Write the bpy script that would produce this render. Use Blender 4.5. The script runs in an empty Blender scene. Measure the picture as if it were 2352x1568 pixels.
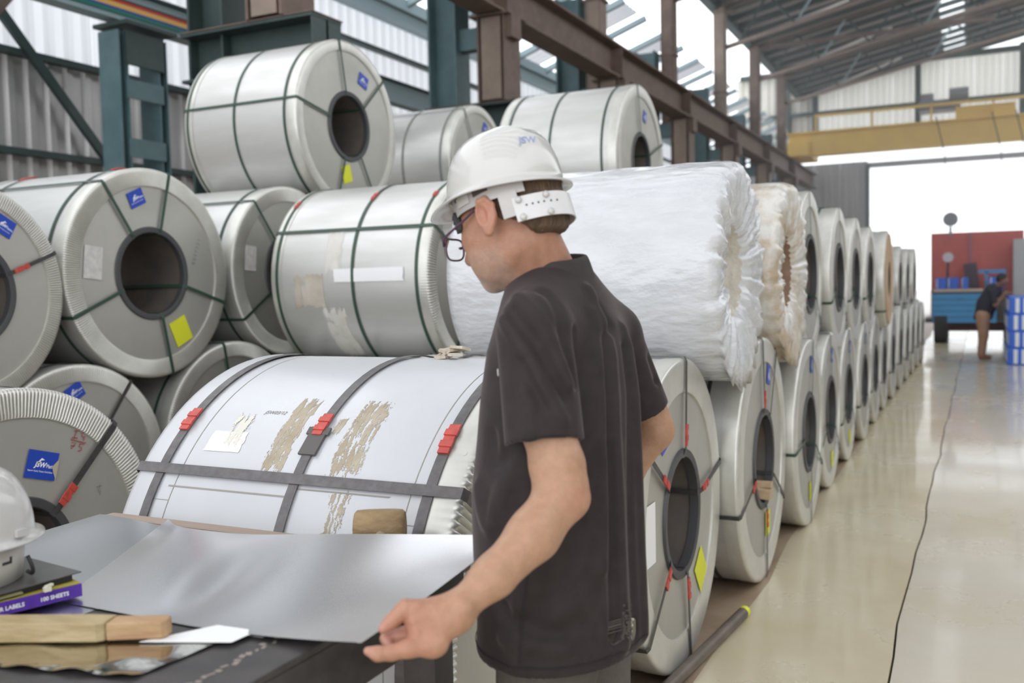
import bpy, bmesh, math, random
import numpy as np
from mathutils import Vector, Matrix, Quaternion
random.seed(4); rng = np.random.default_rng(4)
S = bpy.context.scene
COL = S.collection
PI = math.pi

# ------------------------------------------------------------------ camera
cam_d = bpy.data.cameras.new('camera'); cam = bpy.data.objects.new('camera', cam_d); COL.objects.link(cam)
cam_d.sensor_width = 36.0; cam_d.lens = 33.23; cam_d.clip_end = 400
CM = ((0.8997, -0.0058, 0.4364), (0.4359, 0.0620, -0.8979), (-0.0218, 0.9981, 0.0584))
cam.matrix_world = Matrix(CM).to_4x4(); cam.location = (0, 0, 1.52)
cam_d.dof.use_dof = True; cam_d.dof.focus_distance = 2.5; cam_d.dof.aperture_fstop = 3.0
S.camera = cam
# ------------------------------------------------------------------ sky, exposure
W = bpy.data.worlds.new('overcast_sky'); S.world = W; W.use_nodes = True
bg = W.node_tree.nodes['Background']; bg.inputs[0].default_value = (0.93, 0.96, 1.0, 1); bg.inputs[1].default_value = 2.1
S.view_settings.view_transform = 'Standard'; S.view_settings.look = 'None'
S.view_settings.exposure = 0.15; S.view_settings.gamma = 1.0; S.view_settings.use_curve_mapping = False
S.cycles.use_denoising = True; S.cycles.max_bounces = 10; S.cycles.diffuse_bounces = 5; S.cycles.glossy_bounces = 5
S.cycles.sample_clamp_indirect = 6.0

# ------------------------------------------------------------------ materials
MATS = {}
def mat(name, col, rough=0.5, metal=0.0, col2=None, nscale=6.0, ndetail=4.0, lo=0.35, hi=0.65, bump=0.0, bscale=None,
        stretch=(1, 1, 1), coat=0.0, trans=0.0, rough2=None, sss=0.0, attr=None, alpha=None, spec=None, ior=None):
    if name in MATS: return MATS[name]
    m = bpy.data.materials.new(name); m.use_nodes = True; nt = m.node_tree; N = nt.nodes; L = nt.links
    b = N['Principled BSDF']
    b.inputs['Base Color'].default_value = (*col, 1); b.inputs['Roughness'].default_value = rough; b.inputs['Metallic'].default_value = metal
    if coat: b.inputs['Coat Weight'].default_value = coat; b.inputs['Coat Roughness'].default_value = 0.06
    if trans: b.inputs['Transmission Weight'].default_value = trans
    if sss: b.inputs['Subsurface Weight'].default_value = sss; b.inputs['Subsurface Radius'].default_value = (0.012, 0.005, 0.003)
    if alpha is not None: b.inputs['Alpha'].default_value = alpha
    if spec is not None: b.inputs['Specular IOR Level'].default_value = spec
    if ior: b.inputs['IOR'].default_value = ior
    need = col2 is not None or bump or rough2 is not None
    src = None
    if need:
        tc = N.new('ShaderNodeTexCoord'); mp = N.new('ShaderNodeMapping'); mp.inputs['Scale'].default_value = stretch
        L.new(tc.outputs['Object'], mp.inputs['Vector'])
        n = N.new('ShaderNodeTexNoise'); n.inputs['Scale'].default_value = nscale; n.inputs['Detail'].default_value = ndetail
        n.inputs['Roughness'].default_value = 0.6
        L.new(mp.outputs[0], n.inputs['Vector'])
        mr = N.new('ShaderNodeMapRange'); mr.inputs['From Min'].default_value = lo; mr.inputs['From Max'].default_value = hi
        L.new(n.outputs['Fac'], mr.inputs['Value'])
        if col2 is not None:
            mx = N.new('ShaderNodeMix'); mx.data_type = 'RGBA'
            mx.inputs[6].default_value = (*col, 1); mx.inputs[7].default_value = (*col2, 1)
            L.new(mr.outputs[0], mx.inputs[0]); L.new(mx.outputs[2], b.inputs['Base Color']); src = mx
        if rough2 is not None:
            m2 = N.new('ShaderNodeMapRange'); m2.inputs['To Min'].default_value = rough; m2.inputs['To Max'].default_value = rough2
            L.new(mr.outputs[0], m2.inputs['Value']); L.new(m2.outputs[0], b.inputs['Roughness'])
        if bump:
            n2 = N.new('ShaderNodeTexNoise'); n2.inputs['Scale'].default_value = bscale or nscale; n2.inputs['Detail'].default_value = 3
            L.new(mp.outputs[0], n2.inputs['Vector'])
            bp = N.new('ShaderNodeBump'); bp.inputs['Strength'].default_value = bump; bp.inputs['Distance'].default_value = 0.02
            L.new(n2.outputs['Fac'], bp.inputs['Height']); L.new(bp.outputs[0], b.inputs['Normal'])
    if attr:
        a = N.new('ShaderNodeAttribute'); a.attribute_name = attr
        if src is not None:
            mm = N.new('ShaderNodeMix'); mm.data_type = 'RGBA'; mm.blend_type = 'MULTIPLY'; mm.inputs[0].default_value = 1.0
            L.new(a.outputs['Color'], mm.inputs[6]); L.new(src.outputs[2], mm.inputs[7]); L.new(mm.outputs[2], b.inputs['Base Color'])
        else: L.new(a.outputs['Color'], b.inputs['Base Color'])
    MATS[name] = m
    return m

M_steel = mat('galvanised wrapper', (0.62, 0.615, 0.595), 0.34, 0.5, (0.56, 0.555, 0.53), 3.0, rough2=0.44, stretch=(.6, 3, 3))
M_face = mat('coil side plate', (0.50, 0.49, 0.445), 0.42, 0.55, (0.44, 0.43, 0.39), 2.5, rough2=0.5)
M_ring = mat('pressed edge ring', (0.66, 0.65, 0.60), 0.34, 0.5, (0.58, 0.57, 0.52), 8)
M_white = mat('white coated wrapper', (0.55, 0.555, 0.575), 0.26, 0.1, (0.505, 0.51, 0.525), 2.2, rough2=0.38)
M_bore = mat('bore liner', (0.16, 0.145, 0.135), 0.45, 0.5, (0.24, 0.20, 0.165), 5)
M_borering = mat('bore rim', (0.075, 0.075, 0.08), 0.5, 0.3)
M_green = mat('green strap', (0.028, 0.066, 0.043), 0.45)
M_black = mat('black strap', (0.035, 0.034, 0.034), 0.45, 0, (0.06, 0.056, 0.055), 30)
M_dstrap = mat('dark steel strap', (0.10, 0.093, 0.093), 0.42, 0.4, (0.14, 0.13, 0.13), 40)
M_seal = mat('red crimp seal', (0.55, 0.075, 0.055), 0.45, 0, (0.42, 0.05, 0.04), 40)
M_blue = mat('blue sticker', (0.012, 0.055, 0.42), 0.4)
M_yellow = mat('yellow sticker', (0.72, 0.74, 0.03), 0.5)
M_paper = mat('white paper', (0.85, 0.85, 0.85), 0.6)
M_print = mat('white print', (0.9, 0.9, 0.9), 0.5)
M_redink = mat('red marker', (0.36, 0.07, 0.07), 0.6)
M_ink = mat('faint ink', (0.22, 0.21, 0.20), 0.6)
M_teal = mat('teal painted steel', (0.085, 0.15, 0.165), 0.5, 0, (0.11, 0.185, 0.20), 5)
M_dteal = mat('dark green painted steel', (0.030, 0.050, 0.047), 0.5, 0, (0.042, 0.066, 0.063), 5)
M_ltteal = mat('pale blue painted steel', (0.32, 0.42, 0.45), 0.5)
M_brown = mat('brown primer steel', (0.125, 0.085, 0.068), 0.6, 0, (0.17, 0.118, 0.092), 4)
M_brown2 = mat('tan primer steel', (0.23, 0.175, 0.14), 0.6, 0, (0.28, 0.215, 0.17), 4)
M_sheetwall = mat('corrugated sheet', (0.50, 0.485, 0.475), 0.38, 0.55, (0.42, 0.405, 0.395), 1.2, rough2=.5)
def poly(name, col, t=.6):
    m = bpy.data.materials.new(name); m.use_nodes = True; nt = m.node_tree; nt.nodes.remove(nt.nodes['Principled BSDF'])
    d = nt.nodes.new('ShaderNodeBsdfDiffuse'); d.inputs[0].default_value = (*col, 1); q = nt.nodes.new('ShaderNodeBsdfTranslucent'); q.inputs[0].default_value = (*col, 1)
    x = nt.nodes.new('ShaderNodeMixShader'); x.inputs[0].default_value = t
    nz = nt.nodes.new('ShaderNodeTexNoise'); nz.inputs['Scale'].default_value = 1.5; hs = nt.nodes.new('ShaderNodeMix'); hs.data_type = 'RGBA'; hs.inputs[6].default_value = (*col, 1); hs.inputs[7].default_value = tuple(c * .85 for c in col) + (1,)
    nt.links.new(nz.outputs['Fac'], hs.inputs[0]); nt.links.new(hs.outputs[2], d.inputs[0]); nt.links.new(hs.outputs[2], q.inputs[0])
    nt.links.new(d.outputs[0], x.inputs[1]); nt.links.new(q.outputs[0], x.inputs[2]); nt.links.new(x.outputs[0], nt.nodes['Material Output'].inputs[0]); return m
M_poly = poly('translucent sheet', (.80, .79, .74)); M_polyw = poly('milky sheet', (.66, .67, .69))
M_sheetroof = mat('roof sheet', (0.42, 0.39, 0.375), 0.55, 0.2, (0.36, 0.33, 0.315), 1.0)
M_gable = mat('gable sheet', (0.62, 0.60, 0.54), 0.5, 0.1, (0.54, 0.52, 0.47), 0.8)
M_cyellow = mat('crane yellow', (0.84, 0.58, 0.14), 0.5, 0, (0.78, 0.53, 0.14), 2)

# ------------------------------------------------------------------ mesh helpers
def link(o, parent=None):
    COL.objects.link(o)
    if parent is not None: o.parent = parent
    return o
def mesh(name, verts, faces, m, parent=None, smooth=False, loc=None, angle=None):
    me = bpy.data.meshes.new(name)
    if isinstance(verts, np.ndarray): verts = verts.tolist()
    if isinstance(faces, np.ndarray): faces = faces.tolist()
    me.from_pydata(verts, [], faces); me.validate(); me.update()
    if m is not None: me.materials.append(m)
    if smooth:
        me.polygons.foreach_set('use_smooth', [True] * len(me.polygons))
        if angle:
            try: me.set_sharp_from_angle(angle=angle)
            except Exception: pass
    o = link(bpy.data.objects.new(name, me), parent)
    if loc is not None: o.location = loc
    return o
def tag(o, label, cat, group=None, kind=None):
    if label: o['label'] = label
    if cat: o['category'] = cat
    if group: o['group'] = group
    if kind: o['kind'] = kind
    return o
def empty(name, loc, rz=0.0):
    o = bpy.data.objects.new(name, None); link(o); o.location = loc; o.rotation_euler = (0, 0, rz); o.empty_display_size = .1
    return o
def struct(o): o['kind'] = 'structure'; return o
class MB:
    def __init__(s): s.v = []; s.f = []
    def add(s, vs, fs):
        n = len(s.v); s.v += [tuple(map(float, p)) for p in vs]; s.f += [tuple(i + n for i in q) for q in fs]; return s
    def box(s, c, d, R=None, taper=1.0):
        x, y, z = d[0] / 2, d[1] / 2, d[2] / 2
        P = [Vector(p) for p in ((-x, -y, -z), (x, -y, -z), (x, y, -z), (-x, y, -z), (-x * taper, -y * taper, z), (x * taper, -y * taper, z), (x * taper, y * taper, z), (-x * taper, y * taper, z))]
        if R is not None: P = [R @ p for p in P]
        c = Vector(c)
        return s.add([p + c for p in P], [(0, 3, 2, 1), (4, 5, 6, 7), (0, 1, 5, 4), (1, 2, 6, 5), (2, 3, 7, 6), (3, 0, 4, 7)])
    def bar(s, a, b, w, h, up=(0, 0, 1)):
        a, b = Vector(a), Vector(b); d = (b - a); l = d.length; d.normalize(); u = Vector(up)
        r = d.cross(u)
        if r.length < 1e-4: r = d.cross(Vector((1, 0, 0)))
        r.normalize(); u = r.cross(d)
        R = Matrix((r, d, u)).transposed()
        return s.box((a + b) / 2, (w, l, h), R)
    def tube(s, pts, rad, n=10, closed=False, cap=True, flat=None):
        pts = [Vector(p) for p in pts]; m = len(pts)
        if not hasattr(rad, '__len__'): rad = [rad] * m
        t0 = (pts[1] - pts[0]).normalized(); a = t0.orthogonal().normalized(); base = len(s.v); prev = t0
        for i, p in enumerate(pts):
            if closed: t = (pts[(i + 1) % m] - pts[i - 1]).normalized()
            else: t = (pts[min(i + 1, m - 1)] - pts[max(i - 1, 0)]).normalized()
            q = prev.rotation_difference(t); a = (q @ a).normalized(); prev = t; b = t.cross(a)
            for k in range(n):
                g = 2 * PI * k / n
                s.v.append(tuple(p + rad[i] * (math.cos(g) * a + math.sin(g) * b)))
        for i in range(m if closed else m - 1):
            j = (i + 1) % m
            for k in range(n):
                l = (k + 1) % n
                s.f.append((base + i * n + k, base + i * n + l, base + j * n + l, base + j * n + k))
        if cap and not closed:
            s.f.append(tuple(base + k for k in reversed(range(n)))); s.f.append(tuple(base + (m - 1) * n + k for k in range(n)))
        return s
    def ribbon(s, pts, nrm, wid, th, closed=False):
        # flat strap along pts; nrm = outward normals, wid = strap width, th = thickness
        m = len(pts); base = len(s.v)
        for i in range(m):
            p = Vector(pts[i]); n = Vector(nrm[i]).normalized()
            t = (Vector(pts[(i + 1) % m if closed else min(i + 1, m - 1)]) - Vector(pts[i - 1 if closed else max(i - 1, 0)])).normalized()
            w = t.cross(n).normalized() * (wid / 2)
            for q in (p - w, p + w, p + w + n * th, p - w + n * th): s.v.append(tuple(q))
        for i in range(m if closed else m - 1):
            j = (i + 1) % m
            for k in range(4):
                l = (k + 1) % 4
                s.f.append((base + i * 4 + k, base + i * 4 + l, base + j * 4 + l, base + j * 4 + k))
        if not closed:
            s.f.append((base + 3, base + 2, base + 1, base)); e = base + (m - 1) * 4; s.f.append((e, e + 1, e + 2, e + 3))
        return s
    def prism(s, poly, z0, z1, R=None, c=(0, 0, 0)):
        n = len(poly); P = [Vector((x, y, z0)) for x, y in poly] + [Vector((x, y, z1)) for x, y in poly]
        if R is not None: P = [R @ p for p in P]
        return s.add([p + Vector(c) for p in P], [tuple(reversed(range(n))), tuple(range(n, 2 * n))] + [(i, (i + 1) % n, n + (i + 1) % n, n + i) for i in range(n)])
    def build(s, name, m, parent=None, smooth=False, loc=None, angle=None, bevel=0):
        o = mesh(name, s.v, s.f, m, parent, smooth, loc, angle)
        if bevel:
            b = o.modifiers.new('bevel', 'BEVEL'); b.width = bevel; b.segments = 2; b.limit_method = 'ANGLE'
        return o
def lathe_x(prof, n, zc=0.0, closed=False, a0=0.0):
    """prof: (x, rho) pairs turned round the X axis; axis at height zc"""
    v, f = [], []; m = len(prof)
    for i in range(n):
        a = a0 + 2 * PI * i / n; c, s_ = math.cos(a), math.sin(a)
        v += [(x, r * c, zc + r * s_) for x, r in prof]
    for i in range(n):
        j = (i + 1) % n
        for k in range(m if closed else m - 1):
            l = (k + 1) % m
            f.append((i * m + k, i * m + l, j * m + l, j * m + k))
    return v, f
TXT = {}
def text_mesh(name, s, size, M, m, parent, bold=0.0, shear=0.0, sx=1.0, align='LEFT'):
    key = (s, bold, shear, align)
    if key not in TXT:
        cu = bpy.data.curves.new('t', 'FONT'); cu.body = s; cu.size = 1.0; cu.offset = bold; cu.shear = shear; cu.align_x = align; cu.resolution_u = 3
        cu.extrude = 0.004
        o = bpy.data.objects.new('t', cu); COL.objects.link(o)
        dg = bpy.context.evaluated_depsgraph_get(); dg.update()
        me = bpy.data.meshes.new_from_object(o.evaluated_get(dg)); TXT[key] = [tuple(v.co) for v in me.vertices], [tuple(p.vertices) for p in me.polygons]
        bpy.data.objects.remove(o); bpy.data.curves.remove(cu)
    vs, fs = TXT[key]
    return mesh(name, [tuple(M @ Vector((x * size * sx, y * size, z * size))) for x, y, z in vs], fs, m, parent)
def frame(o, x, y):
    """4x4 from origin, x axis, y axis"""
    x = Vector(x).normalized(); y = Vector(y); y = (y - x * x.dot(y)).normalized(); z = x.cross(y)
    M = Matrix((x, y, z)).transposed().to_4x4(); M.translation = Vector(o); return M
def interp_path(pts, n):
    """Catmull-Rom resample"""
    P = [np.array(p, float) for p in pts]; P = [2 * P[0] - P[1]] + P + [2 * P[-1] - P[-2]]; out = []
    segs = len(P) - 3
    for i in range(n):
        u = i / (n - 1) * segs; k = min(int(u), segs - 1); t = u - k
        a, b, c, d = P[k:k + 4]
        out.append(0.5 * ((2 * b) + (-a + c) * t + (2 * a - 5 * b + 4 * c - d) * t * t + (-a + 3 * b - 3 * c + d) * t ** 3))
    return out

# ================================================================== the setting
def corrugated(name, p0, du, dv, lu, lv, pitch, amp, m, parent, nrm, thick=True):
    """one ribbed sheet: ribs run along dv, repeat along du"""
    p0, du, dv, nrm = Vector(p0), Vector(du).normalized(), Vector(dv).normalized(), Vector(nrm).normalized()
    n = max(1, int(round(lu / pitch))); pr = [(0, 0), (.40, 0), (.52, 1), (.82, 1), (.94, 0)]
    us = []; hs = []
    for i in range(n):
        for a, h in pr: us.append((i + a) * lu / n); hs.append(h * amp)
    us.append(lu); hs.append(0)
    v = []; f = []
    for u, h in zip(us, hs):
        v.append(tuple(p0 + du * u + nrm * h)); v.append(tuple(p0 + du * u + nrm * h + dv * lv))
    k = len(us)
    for i in range(k - 1): f.append((2 * i, 2 * i + 2, 2 * i + 3, 2 * i + 1))
    o = mesh(name, v, f, m, parent)
    if thick: md = o.modifiers.new('thick', 'SOLIDIFY'); md.thickness = 0.004; md.offset = -1
    return o

# floor: base bed and two cast slabs with an open joint between them
M_floor = mat('polished concrete', (0.56, 0.48, 0.30), 0.42, 0, (0.68, 0.61, 0.46), 1.1, 8, .3, .7, bump=.05, bscale=9, rough2=.2, spec=.8, coat=.35)
M_stain = mat('dirty concrete', (0.30, 0.21, 0.14), 0.5, 0, (0.40, 0.31, 0.22), 3.5, 6, bump=.05, bscale=12)
M_joint = mat('joint filler', (0.12, 0.10, 0.075), 0.8)
fl = struct(mesh('floor', [(-12, -6, -.06), (14, -6, -.06), (14, 41.6, -.06), (-12, 41.6, -.06)], [(0, 1, 2, 3)], M_joint))
ys = np.linspace(-6, 41.6, 120)
jx = -0.31 + 0.0085 * ys + 0.008 * np.sin(ys * 2.3) + 0.006 * np.sin(ys * 5.1 + 1)
def slab(xl, xr, m=M_floor, top=0.0, nm='concrete_slab'):
    v = []; f = []
    for y, a, b in zip(ys, xl, xr): v += [(a, y, -.05), (a, y, top), (b, y, top), (b, y, -.05)]
    for i in range(len(ys) - 1):
        for k in range(3): f.append((4 * i + k, 4 * i + k + 1, 4 * i + k + 5, 4 * i + k + 4))
    mesh(nm, v, f, m, fl)
e = np.ones_like(ys)
edge = -0.94 + 0.02 * np.sin(ys * 1.7) + 0.012 * np.sin(ys * 4.3)
slab(-12 * e, edge, M_stain)
M_floorglare = mat('worn pale glare concrete', (0.60, 0.535, 0.395), 0.36, 0, (0.72, 0.67, 0.57), 0.9, 8, .3, .7, bump=.05, bscale=9, rough2=.14, spec=.8, coat=.4)  # paler worn slab, with floor glare painted into its colour
slab(edge, jx - .0045); slab(jx + .0045, 14 * e, M_floorglare)
gr = struct(mesh('ground', [(-40, 41.6, -.02), (40, 41.6, -.02), (40, 120, -.02), (-40, 120, -.02)], [(0, 1, 2, 3)], mat('sunlit yard', (0.62, 0.6, 0.56), .8)))

# left wall: ribbed sheets on girts
wl = struct(mesh('wall_left', [(-9.34, -6, 0), (-9.34, 42, 0), (-9.34, 42, 1.0), (-9.34, -6, 1.0)], [(0, 1, 2, 3)], M_sheetwall))
for i in range(46):
    y0 = -4 + i * 1.0
    corrugated('corrugated_sheet', (-9.3 - .006 * (i % 2), y0 + .0, .2), (0, 1, 0), (0, 0, 1), 1.002, 3.95, .25, .05, M_sheetwall, wl, (1, 0, 0))
    corrugated('corrugated_sheet', (-9.26 - .006 * (i % 2), y0, 4.10), (0, 1, 0), (0, 0, 1), 1.002, 2.35, .25, .05, M_polyw, wl, (1, 0, 0), False)
for z, n in ((4.12, 0), (3.07, 1), (1.9, 2), (5.6, 3)):
    MB().bar((-9.16, -4, z), (-9.16, 42, z), .12, .07).build('girt', M_dteal, wl)
MB().bar((-9.1, 6.3, 4.95), (-9.1, 8.25, 2.82), .06, .1).build('brace', M_dteal, wl)
MB().bar((-9.1, 7.05, 4.95), (-9.1, 6.55, 4.35), .07, .1).build('brace', M_brown, wl)
MB().bar((-9.1, 9.4, 6.25), (-9.1, 41, 6.25), .16, .24).build('eave_beam', M_ltteal, wl)
MB().bar((-9.05, 10.5, 5.02), (-9.05, 41, 5.02), .14, .14).build('girt', mat('rusty red steel', (.42, .23, .17), .6), wl)

# far gable wall with the big door opening
wf = struct(MB().box((-6.5, 42, 3.05), (5.4, .05, 6.1)).build('wall_far', mat('grey gable sheet', (0.36, 0.36, 0.38), .6)))
def gsheet(x0, x1, z0, z1, m=M_gable):
    n = max(1, round((x1 - x0) / 1.0)); w = (x1 - x0) / n
    for i in range(n): corrugated('corrugated_sheet', (x0 + i * w + .003, 41.9, z0), (1, 0, 0), (0, 0, 1), w - .006, z1 - z0, .25, .05, m, wf, (0, -1, 0), m is not M_poly)
gsheet(-9.2, -3.85, 0.1, 6.35, mat('mid grey gable sheet', (0.46, 0.46, 0.47), .5))  # darker grey sheets left of the door
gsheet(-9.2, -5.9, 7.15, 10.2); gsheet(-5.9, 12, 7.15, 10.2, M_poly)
MB().box((1.9, 41.9, 6.17), (11.6, .12, .22)).build('door_lintel', mat('lintel grey', (.42, .41, .43), .6), wf)
MB().box((-3.86, 41.85, 3.1), (.16, .2, 6.2)).build('door_post', M_dteal, wf)
for x in (-5.9, -1.95, 1.75, 5.7): MB().box((x, 41.7, 8.7), (.22, .25, 3.4)).build('gable_post', M_dteal, wf)
MB().box((-7.2, 41.7, 5), (.5, .3, 10)).build('gable_post', M_dteal, wf)
MB().box((1.5, 41.65, 8.45), (21, .12, .14)).build('girt', M_dteal, wf)
MB().box((1.5, 41.65, 10.2), (21, .2, .2)).build('girt', M_dteal, wf)
MB().box((1.5, 41.65, 7.12), (21, .15, .12)).build('girt', M_dteal, wf)

# main roof: ribbed sheets on cross purlins, one clear strip left open as skylight
RZ = lambda x: 9.35 + (x + 6.4) * .2
ce = struct(MB().box((-6.5, 27, 9.2), (.25, 32, .25)).build('ceiling', M_dteal))
sl = Vector((1, 0, .2)).normalized()
def rsheet(x0, x1, y0, y1):
    corrugated('roof_sheet', (x0, y0, RZ(x0)), (0, 1, 0), sl, y1 - y0, (x1 - x0) / sl.x, .3, .05, M_sheetroof, ce, (0, 0, -1))
for i in range(16):
    y0 = 11 + 2 * i
    rsheet(-6.6, -1.0, y0 + .01, y0 + 1.99 - (.25 if i == 15 else 0)); rsheet(-.25, 6.5, y0 + .01, y0 + 1.99 - (.25 if i == 15 else 0))
    for k in (0.0, 1.0):
        yy = y0 + .4 + k
        MB().bar((-6.5, yy, RZ(-6.5) - .13), (6.5, yy, RZ(6.5) - .13), .09, .16).build('purlin', M_dteal, ce)
# unseen near roof, added to shape the light: sheets between open daylight strips
for i in range(9):
    y0 = -7 + 2 * i
    rsheet(-6.6, 6.5, y0 + .01, y0 + 1.25)
    for k in (0.0, 1.0): MB().bar((-6.5, y0 + .1 + k, RZ(-6.5) - .13), (6.5, y0 + .1 + k, RZ(6.5) - .13), .09, .16).build('purlin', M_dteal, ce)
# unseen right wall of the bay, added to cut light from that side
wr_ = struct(MB().box((7.9, 18, .5), (.1, 48, 1.0)).build('wall_right', mat('plinth grey', (.5, .49, .47), .7)))
for i in range(24): corrugated('corrugated_sheet', (7.8, -6 + 2 * i + .005, .9), (0, 1, 0), (0, 0, 1), 1.99, 6.2, .25, .05, M_sheetwall, wr_, (-1, 0, 0))
# side-bay roof: narrow sheets between wide clear strips
RS = lambda x: 6.5 + (x + 9.2) * .35
sc_ = Vector((1, 0, .35)).normalized()
sr = struct(MB().bar((-9.0, 6, RS(-9.0) - .1), (-9.0, 42, RS(-9.0) - .1), .15, .2).build('ceiling', M_ltteal))
M_clear = mat('pale roof sheet', (.86, .87, .88), .5)
for i in range(12):
    y0 = 7 + 3.0 * i
    corrugated('roof_sheet', (-9.25, y0, RS(-9.25)), (0, 1, 0), sc_, 1.15, 2.85, .23, .04, M_polyw, sr, (0, 0, -1), False)
    for k in (0, 1.5): MB().bar((-9.2, y0 + k, RS(-9.2) - .08), (-6.5, y0 + k, RS(-6.5) - .08), .1, .12).build('rafter', M_ltteal, sr)
for x in (-8.4, -7.5): MB().bar((x, 7, RS(x) - .02), (x, 42, RS(x) - .02), .06, .08).build('purlin', M_ltteal, sr)

# ---- crane runway: columns, brackets, rail beam
def hbeam(mb, a, b, w, h, t=.02, up=(0, 0, 1)):
    a, b = Vector(a), Vector(b); d = (b - a).normalized(); u = Vector(up); u = (u - d * d.dot(u)).normalized()
    mb.bar(a + u * (h / 2 - t / 2), b + u * (h / 2 - t / 2), w, t, u); mb.bar(a - u * (h / 2 - t / 2), b - u * (h / 2 - t / 2), w, t, u); mb.bar(a, b, t, h - 2 * t, u)
rb = empty('crane_rail_beam', (-6, 8, 5.28)); tag(rb, 'long brown steel crane runway beam carried on the brown crane columns', 'beam')
mb = MB(); hbeam(mb, (0, -1.2, .31), (0, 33.5, .31), .42, .60, .035); mb.build('i_beam', M_brown, rb)
MB().bar((0, -1.2, .645), (0, 33.5, .645), .07, .07).build('rail', M_brown2, rb)
for y in (4.0, 8.8, 13.5, 18.3, 23, 27.8): MB().box((.12, y, .31), (.2, .02, .52)).build('stiffener', M_brown, rb)
ycs = [7.4, 12.12, 16.85, 21.6, 26.35, 31.1, 35.8]
ordn = ['first', 'second', 'third', 'fourth', 'fifth', 'sixth', 'seventh']
for i, y in enumerate(ycs):
    c = empty('crane_column', (-6, y, 0)); tag(c, f'brown steel stub column under the crane runway beam, {ordn[i]} along the runway' if i else 'brown steel stub column on the green bracket above the strapped coil', 'column', 'brown columns under the crane runway')
    mb = MB(); mb.box((.2, 0, 4.68), (.03, .5, 1.16)).box((-.2, 0, 4.68), (.03, .5, 1.16)).box((0, -.02, 4.68), (.37, .03, 1.16)); mb.build('column_body', M_brown, c)
    MB().box((0, -.23, 4.68), (.30, .03, 1.12)).build('front_plate', M_brown2, c)
    MB().box((.26, -.05, 5.1), (.1, .3, .3)).build('gusset', M_brown, c)
    MB().box((0, 0, 5.265), (.62, .6, .025)).build('cap_plate', M_brown, c)
    g = empty('building_column', (-6.86, y + .1, 0)); tag(g, f'dark green steel building column with bracket, {ordn[i]} along the left side bay', 'column', 'green columns of the side bay')
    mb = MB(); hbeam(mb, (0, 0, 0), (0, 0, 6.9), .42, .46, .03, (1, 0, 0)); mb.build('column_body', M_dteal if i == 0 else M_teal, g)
    mb = MB(); mb.box((.58, -.08, 4.07), (1.62, .46, .03)).box((.58, -.08, 3.62), (1.62, .46, .03)).box((.58, -.08, 3.85), (1.62, .03, .42)).box((1.38, -.08, 3.85), (.02, .44, .42)); mb.build('bracket', M_dteal, g)
    MB().box((.58, -.08, 4.092), (1.64, .48, .012)).build('bracket_plate', M_brown, g)
    MB().bar((.2, 0, 5.05), (.75, 0, 5.05), .2, .3).build('tie_beam', M_teal, g)
for i, y in enumerate([17.0, 21.8, 26.85, 31.6, 36.4]):
    p = empty('roof_post', (-6.36, y, 0)); tag(p, f'tan steel roof post rising behind the runway beam, {ordn[i]} one along it', 'column', 'tan roof posts')
    mb = MB(); hbeam(mb, (0, 0, 5.0), (0, 0, 9.15), .34, .30, .03, (1, 0, 0)); mb.box((0, -.16, 7.1), (.26, .02, 4.1)); mb.build('post_body', M_brown2 if i in (0, 2) else M_brown, p)
    MB().box((0, 0, 6.8), (.38, .36, .05)).build('splice_plate', M_brown, p)
    MB().box((.15, 0, 9.0), (.5, .36, .04)).build('cap_plate', M_brown, p)

# roof trusses
def truss(y, i):
    t = empty('roof_truss', (-6.2, y, 8.05)); tag(t, f'pipe roof truss with sloping chord and diagonal webs, {ordn[i]} one away from the coils', 'truss', 'roof trusses')
    L = 12.4; zb = lambda x: .21 * x; zt = lambda x: 1.18 + .2 * x
    MB().tube([(0, 0, 0), (L, 0, zb(L))], .07, 8).build('lower_chord', M_brown2, t, True)
    MB().tube([(0, 0, zt(0) - .12), (L, 0, zt(L) - .12)], .055, 8).build('upper_chord', M_brown, t, True)
    for k in range(8):
        x0 = .4 + k * 1.5
        MB().tube([(x0, 0, zb(x0)), (x0 + .75, 0, zt(x0 + .75) - .12)], .035, 6).build('web', M_ltteal if k % 2 else M_dteal, t, True)
        MB().tube([(x0 + .75, 0, zt(x0 + .75) - .12), (x0 + 1.5, 0, zb(x0 + 1.5))], .035, 6).build('web', M_dteal, t, True)
    MB().tube([(.9, 0, .2), (3.8, 2.2, 1.65)], .055, 8).build('knee_brace', mat('galvanised pipe', (.5, .47, .45), .45, .5), t, True)
for i, y in enumerate([21.8, 26.85, 31.6, 36.4]): truss(y, i)
tb = MB().bar((-5.9, 31.6, 9.05), (.6, 31.6, 9.05), .12, .12).build('tie_beam', M_brown); tag(tb, 'horizontal rusty tie beam between the roof trusses', 'beam')

# yellow overhead crane across the bay
cr = empty('overhead_crane', (-6, 36, 5.96)); tag(cr, 'yellow overhead travelling crane bridge spanning the bay near the door', 'crane')
MB().box((6.6, 0, .42), (13.2, .45, .80)).build('girder', M_cyellow, cr)
MB().box((6.6, -.03, .85), (13.3, .62, .06)).build('girder_flange', M_cyellow, cr)
MB().box((6.6, 1.7, .33), (13.2, .3, .10)).build('girder', M_cyellow, cr)
MB().box((.35, .8, .28), (.75, 2.4, .5)).build('end_carriage', M_cyellow, cr)
MB().bar((.9, -.25, 1.42), (13, -.25, 1.42), .07, .09).build('railing', M_cyellow, cr)
for k in range(7): MB().bar((.95 + k * 1.9, -.25, .85), (.95 + k * 1.9, -.25, 1.42), .07, .07).build('railing_post', M_cyellow, cr)
MB().box((6.4, .2, 1.1), (1.8, .6, .42)).build('walkway_panel', M_cyellow, cr)
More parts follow.
